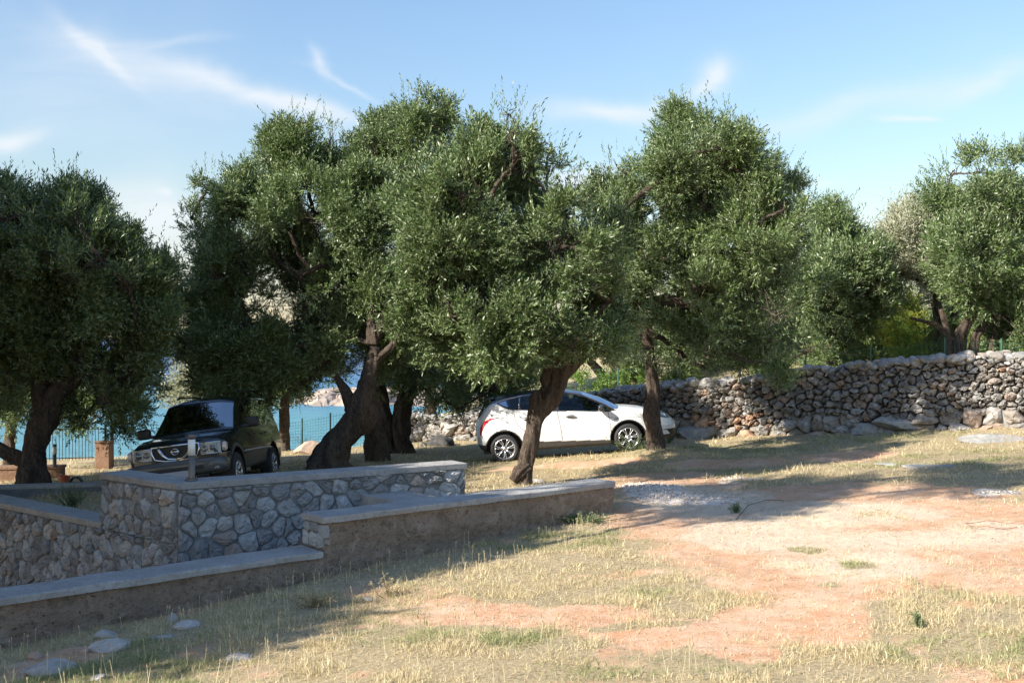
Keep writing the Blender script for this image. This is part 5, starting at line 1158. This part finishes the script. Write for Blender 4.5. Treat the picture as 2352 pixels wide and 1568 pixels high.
    for s in (-1, 1): submesh('bumper_fin', V, F, fin & (y * s > 0), M_WHITE, root)
    submesh('body', V, F, white & ~door_f & ~door_r & (x < 1.2), M_WHITE, root, capf=[gi[0]], seam=seam); submesh('bonnet_and_wings', V, F, white & ~door_f & ~door_r & (x >= 1.2), M_WHITE, root, capf=[gi[-1][::-1]], seam=seam)
    doors = {}
    for nm, dm in (('front_door', door_f), ('rear_door', door_r)):
        for s in (-1, 1): doors[(nm, s)] = submesh(nm, V, F, white & dm & (y * s > 0), M_WHITE, root, seam=seam)
    submesh('sill', V, F, (low | ((x > 3.55) & (z < .36) & ~used & ~fin) | (lip & ~low)) & ~grille & ~fog, M_SILL, root); submesh('roof', V, F, roof, M_ROOFP, root); submesh('window_frame', V, F, frame & ~(roof & False), M_ROOFP, root)
    for s in (-1, 1):
        for a, b in ((-.2, .4), (.4, 1.18), (1.18, 2.6)): submesh('side_window', V, F, glass_s & (x > a) & (x < b) & (y * s > 0), M_GLASS, root)
        h = submesh('headlight', V, F, hl & (y * s > 0) & ~wsc, M_LENSB, root); submesh('tail_light', V, F, tl & (y * s > 0), M_TAIL, root)
        m = MB(); m.sup((3.47, s * .775, .745), (.10, .05, .07), .8); m.build('lamp_reflector', M_LENS, h, True, False)
        submesh('fog_lamp_recess', V, F, fog & (y * s > 0) & ~low, M_BLACK, root)
    submesh('windscreen', V, F, wsc, M_GLASS, root); submesh('rear_window', V, F, rear & ~roof, M_GLASS, root); submesh('grille', V, F, grille, M_IRON, root)
    for s in (-1, 1):
        wheel(root, 0, s * .76, r, r, .205, .225, 7, s); wheel(root, 2.70, s * .765, r, r, .205, .225, 7, s)
    m = MB()
    for s in (-1, 1):
        for cx in (0, 2.70): arch_liner(m, cx, r, .40, s * .865, s * .50, .1)
    m.box((1.35, 0, .24), (3.6, 1.35, .06)); m.build('underbody', M_BLACK, root, False, False)
    m = MB(); seat(m, 1.35, -.37, .52); seat(m, 1.35, .37, .52); m.sup((.55, 0, .52), (.5, 1.3, .2), .3); m.sup((.25, 0, .80), (.18, 1.3, .6), .3)
    for s in (-.4, .4): m.sup((.2, s, 1.17), (.1, .26, .16), .5)
    m.sup((2.25, 0, .84), (.5, 1.45, .22), .3); m.build('seats_and_dashboard', M_INT, root, True, False)
    m = MB(); m.tube([(1.93, .37 + .17 * math.cos(t), .90 + .17 * math.sin(t)) for t in np.linspace(0, 2 * math.pi, 21)], .014, 6); m.build('steering_wheel', M_BLACK, root, True, False)
    # door mirrors, handles, bright trim, badge lamp, spoiler
    for s in (-1, 1):
        m = MB(); m.sup((2.13, s * .985, 1.015), (.12, .22, .145), .55, .6); m.sup((2.17, s * .87, .965), (.10, .16, .05), .6); m.build('door_mirror', M_ROOFP, root, True, False)
        for nm, hx, hz in (('front_door', 1.47, .895), ('rear_door', .54, .915)):
            yy = s * .868; d = doors[(nm, s)]
            m = MB(); m.sup((hx, s * .862, hz), (.20, .03, .052), .8); m.build('handle_recess', M_SEAM, d, True, False)
            m = MB(); m.tube([(hx - .10, s * .873, hz), (hx - .04, s * .895, hz + .004), (hx + .05, s * .895, hz + .004), (hx + .10, s * .873, hz)], [.009, .012, .012, .009], 8); m.build('handle', M_CHROME, d, True, False)
        m = MB(); m.sup((2.47, s * .862, .745), (.105, .012, .026), .9); m.build('side_repeater', M_LENS, root, True, False)
        # bright strip following the top of the windows
        pts = [(-.10, 1.312), (.08, 1.352), (.45, 1.405), (.95, 1.420), (1.46, 1.391), (1.77, 1.315), (1.97, 1.231), (2.20, 1.108), (2.46, .955)]; P3 = []
        for px_, pz_ in pts:
            msk = (V[:, 1] * s > .3) & (np.abs(V[:, 0] - px_) < .02) & (np.abs(V[:, 2] - pz_) < .02)
            yv = np.abs(V[msk, 1]).mean() if msk.any() else .65; P3.append((px_, s * (yv + .004), pz_))
        P3 = np.array(P3); tt = np.linspace(0, len(P3) - 1, 40); P3 = np.stack([np.interp(tt, range(len(P3)), P3[:, i]) for i in range(3)], 1); P3[:, 1] = s * np.convolve(np.pad(np.abs(P3[:, 1]), 3, 'edge'), np.ones(7) / 7, 'valid')
        m = MB(); m.tube(P3, .007, 6); m.build('window_trim', M_CHROME, root, True, False)
        m = MB(); m.tube([(.37, s * .80, 1.125), (.40, s * .735, 1.25), (.425, s * .66, 1.372)], .009, 6); m.build('pillar_trim', M_CHROME, root, True, False)
        m = MB(); m.lathe([(.001, 0), (.035, 0), (.04, .01)], (3.50, s * .66, .36), 'x', 12); m.build('fog_lamp', M_LENS, root, True, False)
    m = MB(); m.sup((-.20, 0, 1.385), (.24, 1.08, .035), .5); m.build('spoiler', M_ROOFP, root, True, False)
    m = MB(); m.tube([(.62, 0, 1.475), (.48, 0, 1.66)], [.006, .003], 5); m.build('aerial', M_BLACK, root, True, False)
    m = MB(); m.box((-.565, 0, .70), (.02, .52, .11)); m.build('number_plate', M_PLATE, root, False, False)
white_car()

def dark_suv():
    Yf = 18.35; wxp = 541; r = .36
    cx0 = (wxp - CX) / FPX * Yf - .76; root = empty('parked_suv', (cx0 + SUV_DX, Yf + 2.65 + SUV_DY, -.12 + SUV_DZ)); yaw = R(-91.0)
    Mx = Matrix.Rotation(yaw, 4, 'Z') @ Matrix.Rotation(-R(3.4), 4, 'Y') @ Matrix.Rotation(R(7.2), 4, 'X'); root.rotation_euler = Mx.to_euler()
    tag(root, 'black off-road car with grey lower body and chrome grille, facing the camera in shade', 'car')
    x0, x1 = -.95, 3.36
    T = [(-.95, 1.0), (-.93, 1.3), (-.88, 1.62), (-.78, 1.735), (-.5, 1.775), (.5, 1.80), (1.2, 1.79), (1.5, 1.76), (1.62, 1.72), (1.85, 1.53), (2.1, 1.33), (2.30, 1.165), (2.38, 1.135), (2.8, 1.11), (3.1, 1.07), (3.25, 1.02), (3.33, .95), (3.36, .88)]
    Rr = [(-.95, .95), (-.93, 1.2), (-.88, 1.55), (-.78, 1.67), (-.5, 1.71), (.5, 1.735), (1.2, 1.725), (1.5, 1.70), (1.62, 1.66), (1.85, 1.48), (2.1, 1.29), (2.30, 1.13), (2.38, 1.105), (2.8, 1.08), (3.1, 1.03), (3.25, .98), (3.33, .91), (3.36, .84)]
    B = [(-.95, .85), (-.93, 1.05), (-.85, 1.12), (1.9, 1.10), (2.3, 1.06), (2.8, 1.0), (3.2, .95), (3.33, .88), (3.36, .80)]
    V, F, sg, gi = body_surface(x0, x1, 380, dict(T=T, B=B, R=Rr, wr=[(-.95, .60), (-.8, .64), (1.5, .63), (1.9, .66), (2.35, .74), (2.9, .74), (3.25, .72), (3.36, .64)], wb=[(-.95, .74), (-.85, .79), (2.2, .80), (2.8, .81), (3.2, .80), (3.30, .77), (3.36, .70)],
                       wm=[(-.95, .78), (-.85, .84), (0, .87), (2.6, .87), (3.1, .86), (3.27, .83), (3.36, .74)], zm=[(-1, .80), (3.4, .74)], zb=[(-.95, .50), (-.8, .40), (3.1, .38), (3.36, .40)], ws=[(-.95, .74), (-.85, .80), (3.1, .82), (3.27, .79), (3.36, .70)], cr=[(-1, .03), (3.4, .03)]), sx=3)
    C = V[F].mean(1); x, y, z = C.T; ay = np.abs(y)
    def hub(cx, rr): return ((x - cx) ** 2 + (z - r) ** 2 < rr ** 2) & (ay > .5) & (z < 1.0)
    hole = hub(0, .45) | hub(2.65, .45); side = (sg >= 3) & (sg <= 5) & (ay > .45)
    W1 = [(2.16, 1.16), (1.64, 1.63), (1.30, 1.665), (1.30, 1.15)]; W2 = [(1.22, 1.15), (1.22, 1.67), (.38, 1.68), (.30, 1.15)]; W3 = [(.22, 1.16), (.30, 1.68), (-.62, 1.65), (-.74, 1.17)]
    g1, g2, g3 = [side & inpoly(x, z, w) for w in (W1, W2, W3)]; glass = g1 | g2 | g3
    ws_ = (sg >= 5) & (x > 1.68) & (x < 2.25); rw = (x < -.80) & (z > 1.17) & (z < 1.62) & (ay < .62)
    low = (z < .66) & ~hole; flare = (hub(0, .52) | hub(2.65, .52)) & ~hole
    hl = (x > 3.10) & (z > .745) & (z < .925) & (ay > .40) & (ay < .90) & (sg >= 2) & ~flare
    blackf = side & inpoly(x, z, [(2.30, 1.12), (1.66, 1.68), (-.66, 1.70), (-.80, 1.12)]) & ~glass
    upper = ~(hole | glass | ws_ | rw | low | flare | hl)
    df = (sg >= 2) & (sg <= 4) & (ay > .5) & (x < 2.12) & (x > 1.26); dr = (sg >= 2) & (sg <= 4) & (ay > .5) & (x < 1.245) & (x > .42)
    seam = (sg >= 2) & (sg <= 4) & (ay > .5) & ((np.abs(x - 2.12) < .008) | (np.abs(x - 1.25) < .008) | (np.abs(x - .42) < .008)) & ~(glass | hole)
    submesh('body', V, F, upper & ~df & ~dr & (x < 1.8), M_NAVY, root, capf=[gi[0]], seam=seam); submesh('bonnet_and_wings', V, F, upper & ~df & ~dr & (x >= 1.8), M_NAVY, root, capf=[gi[-1][::-1]], seam=seam)
    for s in (-1, 1):
        a = submesh('front_door', V, F, upper & df & (y * s > 0), M_NAVY, root, seam=seam); b = submesh('rear_door', V, F, upper & dr & (y * s > 0), M_NAVY, root, seam=seam)
        for d, hx in ((a, 1.36), (b, .52)): m = MB(); m.sup((hx, s * .862, 1.0), (.17, .035, .035), .7); m.build('handle', M_BLACK, d, True, False)
        for g in (g1, g2, g3): submesh('side_window', V, F, g & (y * s > 0), M_GLASSC, root)
    submesh('lower_panels', V, F, (low | flare), M_GREYP, root); submesh('windscreen', V, F, ws_, M_GLASSC, root); submesh('rear_window', V, F, rw, M_GLASSC, root)
    # front
    m = MB(); m.sup((3.345, 0, .56), (.34, 1.74, .27), .28, .45, 48, 14); m.build('bumper', M_GREYP, root, True, False)
    m = MB(); m.box((3.50, 0, .545), (.04, 1.0, .075), 0, .012); m.build('air_intake', M_BLACK, root, False, False)
    m = MB(); m.box((3.42, 0, .405), (.10, 1.1, .07), 0, .02); m.build('lower_valance', M_BLACK, root, False, False)
    for s in (-1, 1): m = MB(); m.sup((3.48, s * .68, .50), (.06, .17, .08), .5); m.build('fog_lamp', M_LENSB, root, True, False)
    m = MB(); m.box((3.525, 0, .455), (.012, .52, .115), 0, .003); m.build('number_plate', M_PLATE, root, False, False)
    xf = 3.372; m = MB(); m.add([(xf - .02 + d, y_, z_) for d in (0, .02) for y_, z_ in ((-.40, .95), (.40, .95), (.37, .74), (.22, .70), (-.22, .70), (-.37, .74))],
        [(6, 7, 8, 9, 10, 11)] + [(i, (i + 1) % 6, 6 + (i + 1) % 6, 6 + i) for i in range(6)])
    for k in range(6): m.box((xf + .003, 0, .725 + k * .036), (.012, .70, .006))
    g = m.build('grille', M_BLACK, root, False, False)
    m = MB(); m.tube([(xf + .012, -.41, .955), (xf + .012, .41, .955)], .016, 8)
    for s in (-1, 1):
        m.tube([(xf + .012, s * .41, .955), (xf + .012, s * .405, .84), (xf + .012, s * .36, .745), (xf + .012, s * .20, .705), (xf + .012, 0, .70)], .016, 8)
        m.tube([(xf + .02, s * .30, .945), (xf + .025, s * .21, .80), (xf + .028, s * .13, .735), (xf + .028, 0, .725)], [.030, .028, .024, .02], 8)
    m.build('grille_frame', M_CHROME, g, True, False)
    m = MB(); m.tube([(xf + .045, .058 * math.cos(t), .85 + .050 * math.sin(t)) for t in np.linspace(0, 2 * math.pi, 25)], .008, 6); m.box((xf + .045, 0, .85), (.014, .15, .026), 0, .004); m.box((xf + .02, 0, .85), (.05, .03, .03)); m.build('emblem', M_CHROME, g, True, False)
    for s in (-1, 1):
        m = MB()
        V_ = []
        ysg = [.425, .52, .62, .70, .765]; xx = [3.368, 3.372, 3.366, 3.352, 3.325]
        for zz in (.755, .935):
            for a_, b_ in zip(xx, ysg): V_.append((a_, s * b_, zz))
        n5 = len(ysg); V2 = [(p[0] - .06, p[1], p[2]) for p in V_]
        F_ = [(i, i + 1, n5 + i + 1, n5 + i) for i in range(n5 - 1)]; m.add(V_ + V2, F_ + [(n5 + i, n5 + i + 1, 3 * n5 + i + 1, 3 * n5 + i) for i in range(n5 - 1)] + [(i, i + 1, 2 * n5 + i + 1, 2 * n5 + i) for i in range(n5 - 1)] + [(0, n5, 3 * n5, 2 * n5), (n5 - 1, 2 * n5 - 1, 4 * n5 - 1, 3 * n5 - 1)])
        h = m.build('headlight', M_LENS, root, False, False)
        m = MB(); m.lathe([(.001, 3.376), (.03, 3.378), (.052, 3.384), (.056, 3.374)], (0, s * .50, .845), 'x', 20); m.lathe([(.001, 3.372), (.045, 3.374), (.05, 3.366)], (0, s * .63, .845), 'x', 20); [m.box((3.366, s * (.56 + .03 * q), .845), (.02, .004, .15)) for q in range(6)]; m.build('lamp', M_LENSB, h, True, False)
        m = MB(); m.tube([(3.378, s * .42, .75), (3.381, s * .55, .75), (3.362, s * .70, .75), (3.33, s * .775, .75)], .008, 6); m.tube([(3.378, s * .42, .94), (3.381, s * .55, .94), (3.362, s * .70, .94), (3.33, s * .775, .94)], .008, 6); m.build('lamp_frame', M_CHROME, h, True, False)
        m = MB(); m.sup((3.27, s * .815, .845), (.13, .09, .17), .6); m.build('indicator', M_AMBER, root, True, False)
        m = MB(); m.sup((1.98, s * 1.0, 1.22), (.14, .24, .19), .45); m.sup((2.03, s * .87, 1.16), (.09, .18, .06), .6); m.build('door_mirror', M_BLACK, root, True, False)
        wheel(root, 0, s * .74, r, r, .235, .205, 6, s, twin=False); wheel(root, 2.65, s * .74, r, r, .235, .205, 6, s, twin=False)
        m = MB(); m.tube([(-.6, s * .55, 1.80), (-.5, s * .55, 1.84), (1.1, s * .56, 1.86), (1.25, s * .56, 1.81)], .016, 6); m.build('roof_rail', M_BLACK, root, True, False)
        m = MB(); m.box((1.2, s * .86, .70), (2.0, .03, .05), 0, .01); m.build('side_strip', M_GREYP, root, False, False)
    m = MB()
    for s in (-1, 1):
        for cx in (0, 2.65): arch_liner(m, cx, r, .455, s * .86, s * .48, .1)
    m.box((1.2, 0, .42), (3.9, 1.3, .08)); m.build('underbody', M_BLACK, root, False, False)
    m = MB(); seat(m, 1.30, -.36, .78); seat(m, 1.30, .36, .78); m.sup((.5, 0, .75), (.5, 1.3, .2), .3); m.sup((.2, 0, 1.02), (.18, 1.3, .55), .3); m.sup((2.05, 0, 1.02), (.45, 1.45, .22), .3); m.sup((.12, .45, 1.36), (.1, .26, .17), .5); m.sup((.12, -.45, 1.36), (.1, .26, .17), .5)
    m.build('seats_and_dashboard', M_INT, root, True, False)
    m = MB(); m.tube([(1.78, .36 + .18 * math.cos(t), 1.10 + .18 * math.sin(t)) for t in np.linspace(0, 2 * math.pi, 21)], .015, 6); m.build('steering_wheel', M_BLACK, root, True, False)
    m = MB(); m.sup((1.70, 0, 1.56), (.03, .24, .07), .5); m.build('rear_view_mirror', M_BLACK, root, True, False)
    m = MB(); m.lathe([(.001, -1.12), (.22, -1.13), (.34, -1.10), (.35, -1.0), (.30, -.94)], (0, .05, .92), 'x', 28); m.build('spare_wheel', M_BLACK, root, True, False)
SUV_DX = -.16; SUV_DY = .9; SUV_DZ = -.27
dark_suv()

# ---------------------------------------------------------------- garden lamps
def lamp(px, py_base, Y, hgt, rad, label, z=None):
    x = (px - CX) / FPX * Y; z = EYE - (py_base - HY) / FPX * Y if z is None else z; root = tag(empty('bollard_lamp', (x, Y, z)), label, 'lamp'); c = (x, Y, z)
    m = MB(); m.lathe([(.001, 0), (rad * 1.75, 0), (rad * 1.75, .018), (rad * 1.6, .028), (rad * 1.02, .03), (.001, .03)], c, 'z', 32)
    for k in range(4): a = math.pi / 4 + k * math.pi / 2; m.lathe([(.001, .02), (.009, .02), (.009, .05), (.001, .052)], (x + rad * 1.4 * math.cos(a), Y + rad * 1.4 * math.sin(a), z), 'z', 8)
    m.build('base_plate', M_STEEL, root, True)
    m = MB(); m.lathe([(rad * .9, .03), (rad * .9, hgt * .55), (.001, hgt * .55)], c, 'z', 32); m.build('post', M_STEEL, root, True)
    m = MB(); m.lathe([(.001, hgt * .55 + .002), (rad, hgt * .55 + .002), (rad, hgt * .90), (.001, hgt * .90)], c, 'z', 32); m.build('lamp_glass', M_FROST, root, True)
    m = MB(); m.lathe([(.001, hgt * .90 + .001), (rad * 1.01, hgt * .90 + .001), (rad * 1.01, hgt * .98), (rad * .9, hgt), (.001, hgt)], c, 'z', 32); m.build('lamp_cap', M_STEEL, root, True)
LP = np.array(T1) + (isect(T1 - TWn * TT, TWd, T1 - SGn * TT, SGd) - T1) * .47 + TWd * .1
lamp(CX + LP[0] / LP[1] * FPX, 0, float(LP[1]), .61, .048, 'steel and frosted glass bollard lamp on the corner of the stone wall', z=ZT)
lamp(125, 1073, 23.0, .48, .045, 'thin bollard lamp on the brown border wall beside the dark left trunk', z=-.13)

# ---------------------------------------------------------------- fences
def wire_fence(name, pts, hts, label, step=.1, mat=M_WIRE, postr=.022, postev=1, wr=.0028):
    root = tag(empty(name, (pts[0][0], pts[0][1], h1(*pts[0]))), label, 'fence'); pts = [np.array(p) for p in pts]
    for p, h_ in zip(pts, hts):
        z = h1(p[0], p[1]); m = MB(); m.tube([(p[0], p[1], z - .2), (p[0], p[1], z + h_ + .05)], postr, 8); m.build('post', mat, root)
    m = MB()
    for a, b, ha, hb in zip(pts[:-1], pts[1:], hts[:-1], hts[1:]):
        L_ = np.linalg.norm(b - a); za, zb_ = h1(*a), h1(*b)
        for t in np.arange(0, 1, step / L_): q = a + (b - a) * t; z = za + (zb_ - za) * t; m.tube([(q[0], q[1], z), (q[0], q[1], z + ha + (hb - ha) * t)], wr, 3, cap=False)
        for k in range(int(max(ha, hb) / (step * 1.0)) + 1):
            f = k * step * 1.0 / max(ha, hb); m.tube([(a[0], a[1], za + ha * f), (b[0], b[1], zb_ + hb * f)], wr * (1.6 if f > .93 else 1), 3, cap=False)
    m.build('wire_mesh', mat, root)
pp = [((px - CX) / FPX * Y, Y) for px, Y in ((560, 33.0), (694, 32.3), (759, 32.0), (850, 31.9), (935, 32.0))]
wire_fence('wire_fence', pp, [1.05, 1.0, 1.15, 1.1, 1.1], 'thin green wire fence along the shore in front of the turquoise water', .09)
pp = [((px - CX) / FPX * Y, Y) for px, Y in ((1250, 31.2), (1420, 30.2), (1560, 29.4), (1700, 28.6), (1850, 27.9), (2000, 27.1), (2170, 26.4), (2300, 25.8), (2450, 25.1))]
wire_fence('wire_fence', pp, [EYE - (t - HY) / FPX * q[1] - h1(*q) for q, t in zip(pp, (850, 845, 850, 840, 820, 800, 780, 782, 785))], 'green wire mesh fence standing above the back of the long dry stone wall', .11)
# iron railing with a stone pillar
def railing():
    a = np.array(((90 - CX) / FPX * 26.5, 26.5)); b = np.array(((226 - CX) / FPX * 26.8, 26.8)); z0 = EYE - (1052 - HY) / FPX * 26.6; z1 = EYE - (982 - HY) / FPX * 26.6
    root = tag(empty('iron_railing', (a[0], a[1], z0)), 'dark iron railing of thin upright bars before the sea at left', 'fence'); m = MB()
    for t in np.linspace(0, 1, 19): q = a + (b - a) * t; m.tube([(q[0], q[1], z0 - .05), (q[0], q[1], z1)], .008, 5)
    m.build('bars', M_IRON, root); m = MB()
    for z in (z0, z1 - .04): m.tube([(a[0], a[1], z), (b[0], b[1], z)], .013, 6)
    m.build('rails', M_IRON, root)
    for px in (242, 257): x = (px - CX) / FPX * 27; m = MB(); m.tube([(x, 27.0, -1.2), (x, 27.0, EYE - (975 - HY) / FPX * 27)], .045 if px == 257 else .03, 8); m.build('gate_post', M_IRON, root)
railing()
x = (239 - CX) / FPX * 26.4; zt = EYE - (1016 - HY) / FPX * 26.4; m = MB(); m.box((x, 26.4, (zt - 1.3) / 2 - 0.0), (.34, .34, zt + 1.3), .05, .012); pr = tag(empty('stone_pillar', (x, 26.4, -1.0)), 'square brown pillar at the end of the iron railing, left of the black car', 'pillar'); m.build('shaft', M_BROWNW, pr)
m = MB(); m.box((x, 26.4, zt + .02), (.38, .38, .035), .05, .008); m.build('cap', M_BROWNW, pr)
# hose and orange tub by the planter
zc = EYE - (1101 - HY) / FPX * 21.5; xo = (172 - CX) / FPX * 21.5
m = MB()
for k in range(3): m.tube([(xo + .13 * math.cos(t) * (1 - .05 * k), 21.5 + .05 * k, zc - .09 + .13 * math.sin(t)) for t in np.linspace(0, 2 * math.pi, 25)], .014, 6)
tag(m.build('garden_hose', M_BLACK), 'coiled dark garden hose behind the planter wall', 'hose')
xo = (147 - CX) / FPX * 21.8; m = MB(); m.lathe([(.001, 0), (.09, 0), (.115, .16), (.122, .165), (.12, .175), (.108, .17), (.085, .02), (.001, .02)], (xo, 21.8, EYE - (1112 - HY) / FPX * 21.8), 'z', 24)
tag(m.build('plastic_tub', simple('orange_plastic', (.75, .20, .09), .45)), 'small orange plastic tub beside the coiled hose', 'tub')
# thin strip of wood on the landing, fallen twigs and wire on the track
def twig(name, pts, r_, mat, label, cat):
    m = MB(); Q = []
    for px, py, h_ in pts: x, y = G(px, py); Q.append((x, y, h1(x, y) + h_))
    m.tube(Q, r_, 5); tag(m.build(name, mat), label, cat)
twig('twig', [(1690, 1200, .03), (1720, 1168, .05), (1760, 1152, .04), (1800, 1150, .02)], [.006, .005, .004, .003], M_BARK, 'bare twig lying on the shaded pale track', 'twig')
m = MB(); cxw, cyw = G(2290, 1208); m.tube([(cxw + .34 * math.cos(t) * (1 + .08 * math.sin(3 * t)), cyw + .22 * math.sin(t), h1(cxw, cyw) + .03 + .01 * math.sin(5 * t)) for t in np.linspace(0, 5.2, 40)], .005, 5)
tag(m.build('wire_loop', simple('rusty_wire', (.30, .14, .08), .8)), 'loop of rusty wire lying on the bare soil near the right edge', 'wire')
